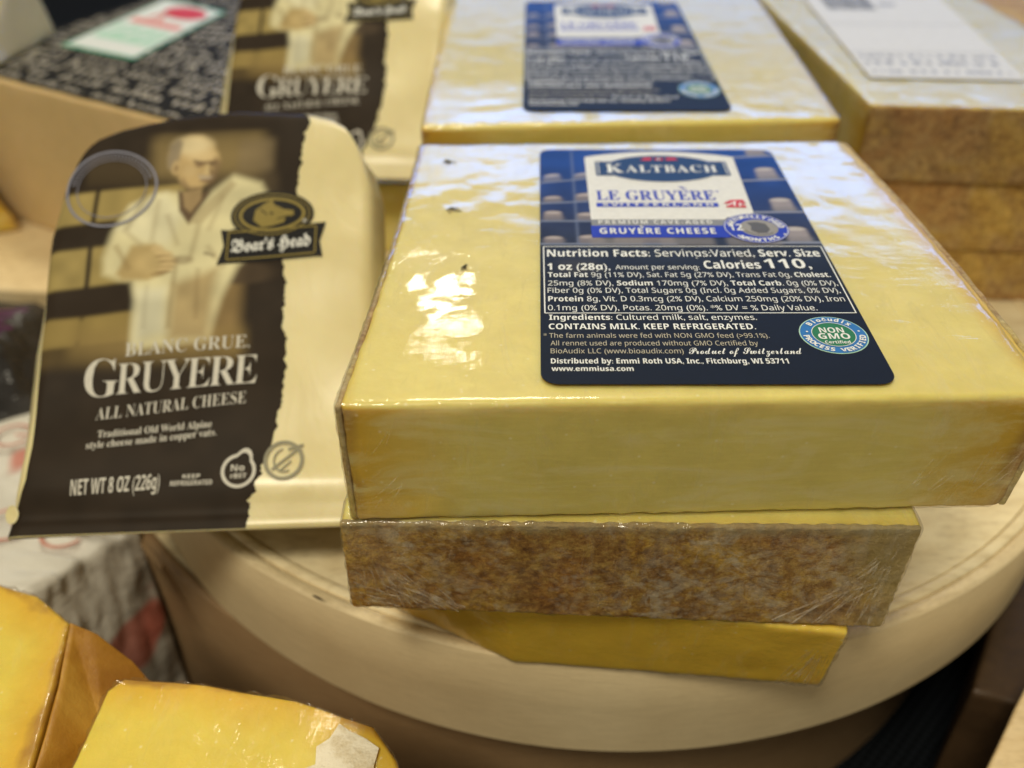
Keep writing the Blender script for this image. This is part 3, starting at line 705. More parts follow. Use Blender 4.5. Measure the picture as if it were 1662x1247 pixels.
# ================================================================== the middle stack behind
G2 = 'film-wrapped cheese blocks stacked behind the front stack'
m1 = thing('cheese_block', (4, 35, 6.1), 'blurred pale cheese block with navy label, on the stack right behind the front one', 'cheese', G2)
cm = [(-2.81, 26.95, 6.1), (10.35, 27.75, 6.1), (11.3, 45, 6.1), (-2.86, 45, 6.1), (-2.81, 26.9, 9.1), (10.42, 27.7, 9.1), (11.35, 45, 9.1), (-2.86, 45, 9.1)]
block('cheese_body', cm, M['paste'], m1, r=.14, res=(40, 50, 10), amp=.02, rind='lr')
block('plastic_wrap', cm, M['film'], m1, r=.13, res=(80, 90, 16), amp=.012, f=1.3, off=.035, edge_amp=.05, seed=33)
lab2 = lab1.copy(); C.objects.link(lab2); lab2.parent = m1; lab2.scale = (1, 1.228, 1)
lab2.location = Vector((.34, 28.25, 9.155))*S-m1.location
for ch in list(lab1.children):
    k = ch.copy(); C.objects.link(k); k.parent = lab2
for k, (z, dx, dy, lb) in enumerate(((3.05, .2, .25, 'middle of the hidden stack behind the front stack'), (0.0, -.1, .5, 'lowest of the stack behind the front stack'))):
    t = thing('cheese_block', (4+dx, 35+dy, z), 'yellow wrapped cheese block, '+lb, 'cheese', G2)
    block('cheese_body', [(x+dx, y+dy, (z+.03 if zz < 7 else z+3.0)) for x, y, zz in cm], M['paste'], t, r=.15, res=(24, 30, 8), amp=.03, seed=k+40, rind='lr')

# ================================================================== the right stack
G3 = 'cheese blocks stacked at the right edge of the lid'
zs = ((5.2, 8.0, 0, 0), (2.3, 5.15, .25, .15), (.02, 2.25, -.1, .3))
names = ('cheese block with a white price label, topping the right hand stack', 'brown rinded cheese block in the middle of the right hand stack', 'brown rinded cheese block at the bottom of the right hand stack, on the lid')
for k, (z0, z1, dx, dy) in enumerate(zs):
    t = thing('cheese_block', (18+dx, 40+dy, z0), names[k], 'cheese', G3)
    cr = [(13.0+dx, 32.05+dy, z0), (23.5+dx, 31.2+dy, z0), (23.6+dx, 49+dy, z0), (12.7+dx, 49+dy, z0), (13.12+dx, 32.1+dy, z1), (23.5+dx, 31.2+dy, z1), (23.6+dx, 49+dy, z1), (12.74+dx, 49+dy, z1)]
    block('cheese_body', cr, M['paste'], t, r=.14, res=(30, 40, 8), amp=.03, seed=50+k, rind='f', sub=(None, None, .06, None, None, None))
    block('rind', cr, M['rind_plain'], t, r=.07, res=(60, 2, 16), amp=.05, f=1.2, seed=51+k, sub=(None, None, 0, .16, None, None))
    if k == 0:
        block('plastic_wrap', cr, M['film_rough'], t, r=.13, res=(70, 80, 16), amp=.035, f=1.1, off=.05, edge_amp=.04, seed=60)
        pts = [(13.95, 35.1), (19.9, 34.75), (21.6, 48.0), (14.72, 48.2)]
        base = bpy.data.meshes
        def psurf(z, pts=pts):
            def fn(X, Y):
                P = [np.array(q) for q in pts]; X = np.asarray(X)[:, None]; Y = np.asarray(Y)[:, None]
                W = P[0]*(1-X)*(1-Y)+P[1]*X*(1-Y)+P[2]*X*Y+P[3]*(1-X)*Y
                return np.c_[W, np.full(len(W), z)]
            return fn
        q = Print(); q.rect(0, 0, 1, 1)
        V = np.vstack([psurf(8.10)(*np.array(q.V).T), psurf(8.085)(*np.array(q.V).T)])
        pl = build('price_label', V, [(0, 1, 2, 3), (0, 4, 5, 1), (1, 5, 6, 2), (2, 6, 7, 3), (3, 7, 4, 0)], M['paper_white'], t, smooth=False)
        q = Print(); RR = random.Random(3); q.rect(.50, .86, .62, .90); q.rect(0.03, .60, .97, .605); q.rect(.02, .26, .98, .265)
        for yy, hh in ((.20, .04), (.13, .045), (.05, .035)):
            x = .05
            while x < .93:
                wv = RR.uniform(.015, .05); q.rect(x, yy, x+wv, yy+hh*RR.uniform(.6, 1)); x += wv+RR.uniform(.008, .05)
        V = psurf(8.106)(*np.array(q.V).T)
        build('label_print', V, q.F, M['ink_label_grey'], pl, smooth=False)
        q = Print(); x = .12
        while x < .46: wv = RR.choice([.004, .007, .012]); q.rect(x, .80, x+wv, .995); x += wv+RR.choice([.004, .006, .009])
        build('barcode', psurf(8.106)(*np.array(q.V).T), q.F, M['ink_black'], pl, smooth=False)
bk = thing('whole_cheese', (33, 58, 0), 'blurred whole brown cheese in the far top right corner', 'cheese')
disc('rind_body', 33, 60, 13, 6.5, 8, M['rind_plain'], bk)

# ================================================================== the retail packs
PW, PL = 9.2, 12.6
def interp(x, xs, ys): return np.interp(x, xs, ys)
PACK_L = [-.004, .008, .018, .022, .022, .006, .003, .02, .045, .075]
PANEL_L = [.0, .02, .036, .034, .018, .008, .004, .004, .004, .004]
def outl(s, t):
    """pack parameters s, t (0..1) to its own plane coordinates in cm, with the rounded shoulders of the pouch"""
    T = interp(s, [0, .03, .06, .13, .22, .33, .556, .82, .90, .95, 1], [.925, .945, .965, .99, 1.01, 1.028, 1.04, 1.033, 1.018, .995, .93])
    Lx = interp(t, [0, .05, .12, .2, .4, .6, .75, .88, .95, 1], PACK_L)
    Rx = interp(t, [0, .3, .6, .87, .95, 1], [1.0, 1.015, 1.03, 1.02, .995, .955])
    return (Lx+(Rx-Lx)*s)*PW, t*T*PL
def height(s, t, x, y):
    dl = s*PW; dr = (1-s)*PW; dt = (1-t)*PL; rr = .45
    h = np.zeros_like(s)
    for d in (dl, dr, dt):
        q = np.clip(1-d/rr, 0, 1); h -= rr*(1-np.sqrt(np.clip(1-q*q, 0, 1)))*.9
    b = y                                            # the bottom seam: the front falls to a thin sealed flange
    h -= .20*(1-sstep(b, .1, 1.3))
    h += .05*np.sin(x*1.1+y*.6)*sstep(b, .5, 2)+.04*np.sin(y*1.7-x*.7)*sstep(b, .5, 2)
    h += .02*np.exp(-((b-.4)/.1)**2)
    return h
def psurf_pack(x, y, lift=0.):
    """height of the pack's face above its plane at plane coordinates x, y"""
    t = y/PL/1.03; s = np.clip(x/PW, 0, 1)
    return height(np.clip(s, .06, .94), np.clip(t, 0, .93), x, y)+lift
DARK_E = ([-.01, .05, .108, .183, .26, .334, .40, .485, .55, .60, .66, .72, .80, .87, .93, .96, .99, 1.05], [.681, .684, .705, .734, .752, .756, .75, .735, .738, .727, .735, .748, .765, .772, .782, .80, .815, .822])
def make_pack(root):
    # pouch
    ns, ntt = 70, 90
    s = np.linspace(0, 1, ns); t = np.linspace(0, 1, ntt); SS, TT = np.meshgrid(s, t, indexing='ij')
    # closer rows at the borders
    SS = .5-.5*np.cos(np.pi*SS)*.35-(.5-SS)*0+(SS-.5)*.65; SS = (SS-SS.min())/(SS.max()-SS.min())
    X, Y = outl(SS, TT); Z = height(SS, TT, X, Y)
    V = np.c_[X.ravel(), Y.ravel(), Z.ravel()]; I = np.arange(X.size).reshape(X.shape)
    F = np.stack([I[:-1, :-1], I[1:, :-1], I[1:, 1:], I[:-1, 1:]], -1).reshape(-1, 4).tolist()
    loop = list(I[:, 0])+list(I[-1, 1:])+list(I[-2::-1, -1])+list(I[0, -2:0:-1]); n = len(loop)
    base = V[loop]; cen = np.array([PW*.5, PL*.5, 0]); prev = [int(i) for i in loop]; allV = [V]; k = len(V)
    for (dz, out) in ((-.25, .10), (-.7, .22), (-1.15, .20), (-1.5, .0), (-1.6, -.4)):
        L = base.copy(); dd = L-cen; dd[:, 2] = 0; dd /= np.linalg.norm(dd, axis=1, keepdims=True)
        leftness = np.clip((PW*.3-L[:, 0])/(PW*.3), 0, 1)*np.clip(L[:, 1]/2, 0, 1)*np.clip((PL*.75-L[:, 1])/4, 0, 1)
        fl = 1-sstep(L[:, 1], .0, 2.2)                # thin flange at the bottom seam
        L = L+dd*out*(1-fl)[:, None]; L[:, 0] -= leftness*.28*min(1, abs(dz)/.7); L[:, 2] += dz*(1-fl)+fl*(dz*.06)
        L[:, 2] = np.where(fl > .9, L[:, 2], L[:, 2])
        allV.append(L); cur = list(range(k, k+n)); k += n
        for i in range(n): j = (i+1) % n; F.append((prev[i], cur[i], cur[j], prev[j]))
        prev = cur
    F.append(tuple(prev))
    build('pouch', np.vstack(allV), F, M['pouch'], root, local=True)
    # printed panel with a torn right edge
    ny, nx = 330, 190
    tv = np.linspace(.002, .995, ny); V = []; Xg = np.zeros((nx, ny)); Yg = np.zeros((nx, ny)); Zg = np.zeros((nx, ny))
    for j, tt in enumerate(tv):
        edge = np.interp(tt*1.03, *DARK_E)+.010*(noise.noise(Vector((tt*60, 1, 2)))+.6*noise.noise(Vector((tt*170, 5, 2))))
        edge += -.012*max(0, noise.noise(Vector((tt*24, 9, 1))))
        ss = np.linspace(np.interp(tt, [0, .05, .12, .2, .4, .6, .75, .88, .95, 1], PANEL_L), edge/1.01, nx)
        x, y = outl(ss, np.full(nx, tt)); Xg[:, j] = x; Yg[:, j] = y; Zg[:, j] = height(ss, np.full(nx, tt), x, y)+.012
    U = Xg/PW; W = Yg/PL
    D = (.030, .021, .014)
    col = np.zeros(Xg.shape+(3,)); col[...] = D
    wheel = (.34, .26, .095); wheel2 = (.26, .19, .065)
    # rows of wheels on shelves
    up = sstep(W, .36, .46)
    col = over(col, box_mask(U, W-.02*U, .03, .42, .40, .478, .012), (.24, .175, .06)); col = over(col, box_mask(U, W, .03, .36, .62, .42, .02)*.7, (.12, .082, .032))
    for (y0, y1) in ((.408, .478), (.555, .65), (.715, .80)):
        col = over(col, box_mask(U, W-.07*U+.004, -.02, y0, .135, y1, .008)*.95, wheel if y0 > .5 else wheel2)
        col = over(col, box_mask(U, W-.07*U+.004, .15, y0, .42, y1, .008)*.95, wheel if y0 > .5 else wheel2)
    col = over(col, box_mask(U, W, .10, .82, .28, .90, .015)*.35, (.12, .085, .04))
    col = over(col, box_mask(U, W-.02*U, .30, .83, .66, .955, .035)*.9, (.24, .175, .075)); col = over(col, box_mask(U, W, .58, .85, .70, .945, .02)*.8, (.22, .165, .09))
    col = over(col, box_mask(U, W, .40, .72, .72, .845, .02)*.45, (.13, .095, .05))
    col = over(col, box_mask(U, W, .40, .42, .62, .62, .03)*.9, (.25, .17, .072)); col = over(col, ell_mask(U, W, .61, .585, .12, .028, .3)*.9, (.075, .052, .032))
    col = over(col, box_mask(U, W, .12, .385, .64, .45, .03)*.7, (.27, .19, .07))
    # the cheesemaker: white smock, bald head bent over his work, open collar, folded forearms
    smock = [(.255, .765), (.33, .80), (.40, .80), (.44, .73), (.50, .80), (.57, .845), (.66, .82), (.71, .75), (.66, .66), (.60, .60), (.56, .52), (.53, .42), (.30, .40), (.30, .52), (.28, .57), (.24, .575), (.19, .59), (.185, .63), (.205, .69)]
    col = over(col, poly_mask(Xg, Yg, [(a*PW, b*PL) for a, b in smock], .17), (.66, .60, .36))
    col = over(col, poly_mask(Xg, Yg, [(a*PW, b*PL) for a, b in [(.255, .76), (.36, .80), (.42, .74), (.38, .66), (.30, .67), (.22, .70)]], .2)*.7, (.70, .66, .46))
    col = over(col, poly_mask(Xg, Yg, [(a*PW, b*PL) for a, b in [(.30, .55), (.39, .55), (.40, .44), (.31, .42)]], .25)*.8, (.58, .56, .42))
    col = over(col, poly_mask(Xg, Yg, [(a*PW, b*PL) for a, b in [(.41, .56), (.54, .60), (.53, .42), (.41, .42)]], .25)*.85, (.36, .26, .12))
    col = over(col, poly_mask(Xg, Yg, [(a*PW, b*PL) for a, b in [(.23, .59), (.27, .66), (.34, .665), (.40, .63), (.39, .59), (.33, .57), (.25, .575)]], .12)*.85, (.40, .28, .11))
    col = over(col, ell_mask(U, W, .345, .615, .055, .030, .35)*.8, (.50, .38, .18))
    for a, b in ((.36, .585), (.375, .60), (.385, .615)): col = over(col, ell_mask(U, W, a, b, .022, .006, .5)*.5, (.24, .16, .07))
    col = over(col, poly_mask(Xg, Yg, [(a*PW, b*PL) for a, b in [(.395, .805), (.405, .75), (.437, .715), (.46, .75), (.50, .805), (.45, .79)]], .06), (.13, .085, .05))
    col = over(col, poly_mask(Xg, Yg, [(a*PW, b*PL) for a, b in [(.41, .80), (.42, .76), (.44, .745), (.47, .78), (.47, .81)]], .06)*.8, (.42, .30, .15))
    col = over(col, poly_mask(Xg, Yg, [(a*PW, b*PL) for a, b in [(.436, .715), (.46, .75), (.56, .83), (.58, .82), (.48, .72)]], .07)*.6, (.38, .30, .16))
    E = lambda a, b, ra, rb, sf_, k, c: ell_mask(U, W, a, b, ra, rb, sf_)*k
    def el(a, b, ra, rb, sf_, k, c):
        nonlocal col
        col = over(col, ell_mask(U, W, a, b, ra, rb, sf_)*k, c)
    def pg(pts, sw, k, c):
        nonlocal col
        col = over(col, poly_mask(Xg, Yg, [(a*PW, b*PL) for a, b in pts], sw)*k, c)
    # head bowed to the right: hair, skull, brow, face, ear, nose, moustache, chin
    pg([(.355, .875), (.350, .915), (.372, .945), (.41, .962), (.455, .960), (.49, .94), (.508, .91), (.520, .885), (.512, .86), (.495, .835), (.465, .812), (.432, .808), (.405, .825), (.385, .85)], .12, 1, (.50, .36, .17))
    el(.425, .935, .060, .026, .5, .9, (.72, .60, .36)); el(.455, .905, .045, .018, .6, .6, (.66, .52, .29))
    pg([(.346, .90), (.352, .935), (.375, .955), (.392, .945), (.386, .905), (.384, .880), (.368, .860), (.352, .872)], .09, .9, (.27, .22, .15))      # grey hair at the side
    el(.377, .872, .014, .020, .4, .8, (.56, .41, .20)); el(.379, .870, .007, .010, .5, .7, (.22, .14, .07))                # ear
    pg([(.43, .895), (.465, .888), (.505, .890), (.512, .880), (.47, .878), (.435, .884)], .05, .8, (.13, .085, .05))       # spectacle shade and brow
    el(.452, .878, .014, .007, .5, .7, (.16, .10, .06)); el(.496, .878, .010, .006, .5, .7, (.15, .10, .06))
    pg([(.478, .885), (.492, .856), (.484, .850), (.470, .853)], .05, .6, (.66, .52, .28)); pg([(.486, .872), (.502, .853), (.49, .848)], .05, .8, (.16, .10, .06))
    pg([(.452, .850), (.480, .846), (.505, .846), (.500, .836), (.462, .836)], .06, .8, (.40, .34, .26)); el(.480, .832, .020, .004, .5, .8, (.15, .09, .06))
    pg([(.50, .90), (.525, .885), (.515, .84), (.49, .815), (.497, .86)], .08, .7, (.17, .11, .06))                         # far side of the face in shade
    pg([(.405, .845), (.43, .815), (.47, .812), (.43, .806), (.40, .82)], .08, .6, (.20, .13, .07))                         # jaw shade
    el(.425, .862, .022, .016, .6, .5, (.62, .47, .25))
    # smock folds, seams and fingers
    for (x0, y0, x1, y1, k, c) in ((.30, .79, .25, .70, .5, (.30, .24, .13)), (.34, .78, .33, .67, .35, (.36, .29, .16)), (.37, .74, .41, .66, .4, (.34, .27, .15)), (.47, .72, .45, .62, .45, (.30, .23, .12)),
                                   (.54, .79, .50, .70, .4, (.36, .28, .15)), (.60, .78, .585, .66, .45, (.30, .23, .12)), (.64, .76, .62, .68, .4, (.30, .22, .12)), (.50, .66, .56, .60, .4, (.28, .21, .11)),
                                   (.22, .66, .27, .60, .5, (.30, .21, .09)), (.24, .70, .30, .66, .4, (.32, .25, .13)), (.41, .63, .41, .45, .5, (.26, .19, .09)), (.33, .56, .335, .45, .3, (.34, .30, .2)), (.48, .60, .49, .47, .35, (.22, .15, .07))):
        dx, dy = (x1-x0)*PW, (y1-y0)*PL; l = math.hypot(dx, dy); nx, ny = -dy/l*.07/PW, dx/l*.07/PL
        pg([(x0+nx, y0+ny), (x0-nx, y0-ny), (x1-nx, y1-ny), (x1+nx, y1+ny)], .09, k, c)
    for k_, (a, b) in enumerate(((.372, .640), (.384, .626), (.388, .612), (.380, .599))):
        el(a, b, .026, .0065, .4, .75, (.62, .47, .24)); el(a-.003, b-.008, .024, .003, .5, .6, (.18, .11, .05))
    el(.350, .652, .020, .010, .4, .6, (.60, .46, .24)); el(.43, .622, .03, .012, .5, .5, (.16, .10, .05))
    for a, b in ((.497, .640), (.508, .638), (.520, .634)): el(a, b, .006, .005, .5, .6, (.14, .10, .06))
    # fade to dark at the top and toward the torn edge
    col = over(col, sstep(W-.02*np.sin(U*3), .945, .965), D); col = over(col, sstep(U, .68, .74)*(1-sstep(W, .50, .56)), D)
    col = over(col, sstep(U, .66, .73)*.55, D)
    col = over(col, 1-sstep(W, .30, .385), D); col = over(col, (1-sstep(U, .0, .03))*.4, D)
    col = col*(.85+.3*vnoise(Xg, Yg, 2.2, 5)[..., None])
    I = np.arange(Xg.size).reshape(Xg.shape)
    F = np.stack([I[:-1, :-1], I[1:, :-1], I[1:, 1:], I[:-1, 1:]], -1).reshape(-1, 4).tolist()
    pn = build('printed_panel', np.c_[Xg.ravel(), Yg.ravel(), Zg.ravel()], F, M['pack_print'], root, local=True, attrs={'print': ('C', np.c_[col.reshape(-1, 3), np.ones(Xg.size)])}, label='dark brown panel printed with a cheesemaker in a white smock beside shelves of cheese')
    sf = lambda lift: (lambda X, Y: np.c_[X, Y, psurf_pack(X, Y, lift)])
    w_, h_ = PW, PL
    p = Print()
    p.text(se('BLANC GRUE.'), .288*w_, .655*w_, .386*h_, .40, -.006, y1=.402*h_)
    p.text(se('G'), .176*w_, .275*w_, .296*h_, 1.12, -.008); p.text(se('RUYERE'), .270*w_, .684*w_, .300*h_, .92, -.010, .85, y1=.314*h_)
    p.text(se('ALL NATURAL CHEESE'), .222*w_, .658*w_, .243*h_, .36, -.010, y1=.268*h_)
    p.text(se('Traditional Old World Alpine'), .236*w_, .565*w_, .203*h_, .20, y1=.216*h_)
    p.text(se('style cheese made in copper vats.'), .209*w_, .580*w_, .178*h_, .20, y1=.198*h_)
    p.text(sb('NET WT 8 OZ (226g)'), .181*w_, .427*w_, .079*h_, .40, y1=.088*h_)
    p.text(sb('KEEP'), .49*w_, .54*w_, .108*h_, .11); p.text(sb('REFRIGERATED'), .457*w_, .576*w_, .093*h_, .13)
    p.emit('silver_lettering', M['ink_silver'], pn, sf(.035), fine=.3)
    p = Print()
    dx, dy = .648*w_, .120*h_
    drop = lambda k: [(dx+k*(.46*math.cos(a)), dy+k*(.46*math.sin(a))) if not (40 < math.degrees(a) < 95) else (dx+k*(.46*math.cos(a)*(1+.35*math.sin(math.radians((math.degrees(a)-40)*180/55)))), dy+k*(.46*math.sin(a)*(1+.42*math.sin(math.radians((math.degrees(a)-40)*180/55))))) for a in np.linspace(0, 2*math.pi, 44, endpoint=False)]
    o_, i_ = drop(1.), drop(.80); n = len(o_)
    p.add(o_+i_, [(i, (i+1) % n, n+(i+1) % n, n+i) for i in range(n)])
    p.text(sb('No'), dx-.20, dx+.16, dy+.0, .17); p.text(sb('rBST'), dx-.2, dx+.22, dy-.2, .13)
    p.emit('droplet_mark', M['ink_silver'], pn, sf(.035), fine=.3)
    sx_, sy_ = .185*w_, .812*h_
    p = Print(); p.ring(sx_, sy_, 1.33, 1.33, .07); p.ring(sx_, sy_, 1.02, 1.02, .025)
    for i in range(30):
        a = math.radians(20+i*5.2); p.line(sx_+1.09*math.cos(a), sy_+1.09*math.sin(a), sx_+1.20*math.cos(a+.03), sy_+1.20*math.sin(a+.03), .04)
    p.emit('round_stamp', M['ink_lavender'], pn, sf(.035), fine=.3)
    # round mark on the clear film, lower right
    cx, cy = .775*w_, .140*h_
    p = Print(); p.ring(cx, cy, .53, .55, .10); p.line(cx-.3, cy-.25, cx+.33, cy+.28, .07); p.ring(cx+.02, cy+.0, .30, .34, .05, a0=100, a1=300); p.line(cx+.1, cy+.3, cx+.5, cy+.42, .08); p.line(cx-.1, cy-.3, cx+.2, cy-.02, .05)
    p.emit('round_mark', flat('faded_grey_ink', (.28, .26, .18)), pn, sf(.035), fine=.3)
    p = Print(); p.ell(.022*w_, .045*h_, .17, .24, 16); p.emit('punched_hole', M['pouch'], pn, sf(.03))
    # crest: tall oval over a banner
    lx0, lx1, ly0, ly1 = .541*w_, .866*w_, .610*h_, .708*h_; ccx = .700*w_
    crest = bpy.data.objects
    p = Print(); p.poly([(lx0+.1, ly0), (lx1-.15, ly0+.12), (lx1, ly0+.10), (lx1-.10, ly0+.62), (lx1+.06, ly1+.02), (lx1-.3, ly1-.0), (ccx+1.15, ly1-.02), (ccx-1.1, ly1-.08), (lx0+.25, ly1-.12), (lx0-.02, ly1-.10), (lx0+.10, ly0+.6), (lx0-.05, ly0-.05)])
    p.emit('crest_banner', M['ink_black'], pn, sf(.035), fine=.3)
    p = Print(); p.ell(ccx, .735*h_, 1.22, .76); p.emit('crest_oval', M['ink_black'], pn, sf(.045), fine=.3)
    p = Print(); p.ring(ccx, .735*h_, 1.12, .68, .035); p.ring(ccx, .735*h_, .98, .56, .10)
    # head of a boar in profile
    p.poly([(ccx-.55, .722*h_), (ccx-.50, .748*h_), (ccx-.22, .765*h_), (ccx-.02, .772*h_), (ccx+.06, .760*h_), (ccx+.34, .748*h_), (ccx+.62, .744*h_), (ccx+.64, .732*h_), (ccx+.40, .726*h_), (ccx+.36, .714*h_), (ccx+.05, .706*h_), (ccx-.28, .702*h_)])
    b0, b1_ = ly0+.14, ly1-.17
    p.line(lx0+.22, b0-.02, lx1-.25, b0+.08, .045); p.line(lx0+.22, b1_-.02, lx1-.22, b1_+.06, .045); p.line(lx0+.22, b0, lx0+.22, b1_, .04); p.line(lx1-.22, b0+.08, lx1-.22, b1_+.05, .04)
    p.emit('crest_gold', M['ink_gold'], pn, sf(.055), fine=.3)
    p = Print(); p.poly([(ccx-.08, .742*h_), (ccx+.04, .739*h_), (ccx-.02, .733*h_)]); p.line(ccx+.15, .722*h_, ccx+.5, .730*h_, .03); p.line(ccx-.35, .75*h_, ccx-.15, .735*h_, .03); p.emit('crest_shading', M['ink_black'], pn, sf(.065), fine=.3)
    p = Print(); p.text(fm("Boar's Head", FRAK), lx0+.34, lx1-.36, ly0+.36, .40, .008, y1=ly0+.46); p.text('®', lx1-.62, lx1-.50, ly1+.02, .12)
    p.emit('crest_lettering', M['ink_white'], pn, sf(.065), fine=.3)
    return root
GP = 'retail packs of sliced-corner cheese with a dark printed panel'
incl = math.radians(33.4)
pk = thing('cheese_pack', (-13.1, 16.1, 2.4), 'vacuum pack whose dark panel pictures a cheesemaker, leaning left of the front stack', 'cheese pack', GP, rot=(incl, 0, math.radians(2.8)))
make_pack(pk)
pk2 = pk.copy(); C.objects.link(pk2); pk2.location = Vector((-12.55, 34.4, 4.5))*S; pk2.rotation_euler = (math.radians(34), 0, math.radians(-3))
pk2['label'] = 'blurred dark-panelled cheese pack behind the leaning one, cut off by the top edge'
for ch in list(pk.children):
    a = ch.copy(); C.objects.link(a); a.parent = pk2
    for g in ch.children:
        d = g.copy(); C.objects.link(d); d.parent = a
for (x0, x1, y0, y1, z1, lb) in ((-11.2, -4.6, 20.6, 29.5, 3.0, 'cheese block hidden under the leaning pack, holding it up'), (-11.6, -3.9, 36.0, 44, 3.3, 'cheese block hidden under the second pack')):
    t = thing('cheese_block', ((x0+x1)/2, (y0+y1)/2, 0), lb, 'cheese')
    block('cheese_body', [(x0, y0, .02), (x1, y0, .02), (x1, y1, .02), (x0, y1, .02), (x0, y0, z1), (x1, y0, z1), (x1, y1, z1), (x0, y1, z1)], M['paste'], t, r=.2, res=(16, 16, 6), amp=.05)

# ================================================================== goods at the left, behind
t = thing('cheese_wedge', (-19, 48, -2.3), 'large blurred tan cheese wedge covered by a black sheet of white writing', 'cheese')
ct = [(-28.4, 45.2, -2.3), (-12.4, 36.0, -2.3), (-10, 60, -2.3), (-21.9, 60, -2.3), (-28.4, 45.2, 5.5), (-12.4, 36.0, 5.5), (-10, 60, 5.5), (-21.9, 60, 5.5)]
block('cheese_body', ct, M['paste_tan'], t, r=.15, res=(30, 30, 14), amp=.06, seed=70)
P4 = [np.array(q) for q in ((-28.0, 45.4), (-12.6, 36.3), (-10.5, 59.6), (-22.1, 59.6))]
def tsurf(z):
    def fn(X, Y):
        X = np.asarray(X, float)[:, None]; Y = np.asarray(Y, float)[:, None]
        W = P4[0]*(1-X)*(1-Y)+P4[1]*X*(1-Y)+P4[2]*X*Y+P4[3]*(1-X)*Y
        return np.c_[W, np.full(len(W), z)]
    return fn
q = Print(); q.rect(0, .0, 1, 1)
V = np.vstack([tsurf(5.60)(*np.array(q.V).T), tsurf(5.56)(*np.array(q.V).T)])
sh = build('printed_sheet', V, [(0, 1, 2, 3), (0, 4, 5, 1), (1, 5, 6, 2), (2, 6, 7, 3), (3, 7, 4, 0)], flat('black_sheet', (.020, .018, .014), .6, spec=.1), t, smooth=False, label='black sheet printed all over with cream writing')
q = Print()
for i in range(19):
    y = .012+i*.051
    x0 = random.uniform(.02, .06); x1 = .98
    V0 = len(q.V); q.scribble(x0*15, x1*15, 0, .85, 100+i, .3)
    for k in range(V0, len(q.V)): a, b = q.V[k]; q.V[k] = (min(.985, a/15), y+b*(.042 if i % 4 else .030))
q.rect(.20, .015, .26, .09) if False else None
q.emit('writing', flat('cream_writing', (.46, .41, .32)), sh, lambda X, Y: tsurf(5.615)(X, Y)-np.array(worldloc(t))/S, local=True)
q = Print(); q.poly([(.03, .05), (.17, .055), (.16, .24), (.04, .22)]); q.emit('pale_patch', flat('cream_patch', (.45, .41, .31)), sh, lambda X, Y: tsurf(5.625)(X, Y)-np.array(worldloc(t))/S, local=True)
# sticker, its corners on the sheet
st = [np.array(a) for a in ((-23.7, 48.4), (-19.0, 45.8), (-16.8, 55.2), (-21.3, 58.4))]
def ssurf(z):
    def fn(X, Y):
        X = np.asarray(X, float)[:, None]; Y = np.asarray(Y, float)[:, None]
        W = st[0]*(1-X)*(1-Y)+st[1]*X*(1-Y)+st[2]*X*Y+st[3]*(1-X)*Y
        return np.c_[W, np.full(len(W), z)]-np.array(worldloc(t))/S
    return fn
def plate(name, surf, z0, z1, mat, par, x0=0, y0=0, x1=1, y1=1, label=None):
    q = Print(); q.rect(x0, y0, x1, y1); A = np.array(q.V).T
    return build(name, np.vstack([surf(z1)(*A), surf(z0)(*A)]), [(0, 1, 2, 3), (0, 4, 5, 1), (1, 5, 6, 2), (2, 6, 7, 3), (3, 7, 4, 0)], mat, par, smooth=False, local=True, label=label)
sk = plate('sticker', ssurf, 5.62, 5.66, flat('green_border', (.10, .36, .22)), t, label='white sticker with a green border and red oval')
for (nm, sh_, mt, zz) in (('sticker_face', lambda q: q.rect(.035, .03, .965, .97), flat('sticker_white', (.74, .76, .70)), 5.67),
                          ('green_field', lambda q: (q.rect(.10, .20, .90, .46)), M['ink_ltgreen'], 5.68),
                          ('white_marks', lambda q: (q.line(.15, .3, .35, .42, .05), q.line(.45, .28, .6, .42, .05), q.line(.7, .26, .8, .42, .04)), M['ink_white'], 5.69),
                          ('red_text', lambda q: (q.rect(.14, .52, .88, .60), q.line(.3, .62, .38, .76, .06), q.line(.38, .76, .46, .62, .06)), M['ink_pink'], 5.68),
                          ('red_oval', lambda q: q.ell(.60, .82, .30, .115), M['ink_red'], 5.69)):
    q = Print(); sh_(q); q.emit(nm, mt, sk, ssurf(zz))
t = thing('cheese_wedge', (-30, 43, -2.3), 'bright yellow cheese wedge cut off by the left edge, before the tan wedge', 'cheese')
block('cheese_body', [(-36, 38, -2.3), (-25.9, 43.0, -2.3), (-27.5, 44.2, -2.3), (-38, 44, -2.3), (-36, 38, 3.8), (-28.2, 42.9, 3.8), (-29.0, 44.2, 3.8), (-38, 44, 3.8)], M['paste'], t, r=.2, res=(20, 10, 12), amp=.08, seed=80, rind='r')
t = thing('cheese_wedge', (-30, 50, 5.6), 'pale cream cheese wedge in the top left corner, on the black written sheet', 'cheese')
cb = [(-37, 44.5, 5.75), (-25.0, 44.4, 5.75), (-24.3, 49.6, 5.75), (-36, 53, 5.75), (-37, 44.5, 6.9), (-25.4, 44.4, 6.5), (-25.2, 49.6, 10.2), (-36, 52, 11.4)]
block('cheese_body', cb, M['paste_cream'], t, r=.2, res=(16, 16, 8), amp=.06, seed=81)
block('plastic_wrap', cb, M['film_rough'], t, r=.2, res=(24, 24, 10), amp=.06, seed=82, off=.08)
t = thing('cheese_slab', (-26, 40, -5), 'pale slab of cheese below the tan wedge at the left edge', 'cheese')
block('cheese_body', [(-33, 37.5, -7), (-21.7, 36.6, -7), (-21.5, 46, -7), (-36, 46, -7), (-33, 37.5, -2.4), (-21.9, 36.6, -2.4), (-21.8, 46, -2.4), (-36, 46, -2.4)], M['wood_slab'], t, r=.15, res=(16, 16, 6), amp=.05, seed=83)
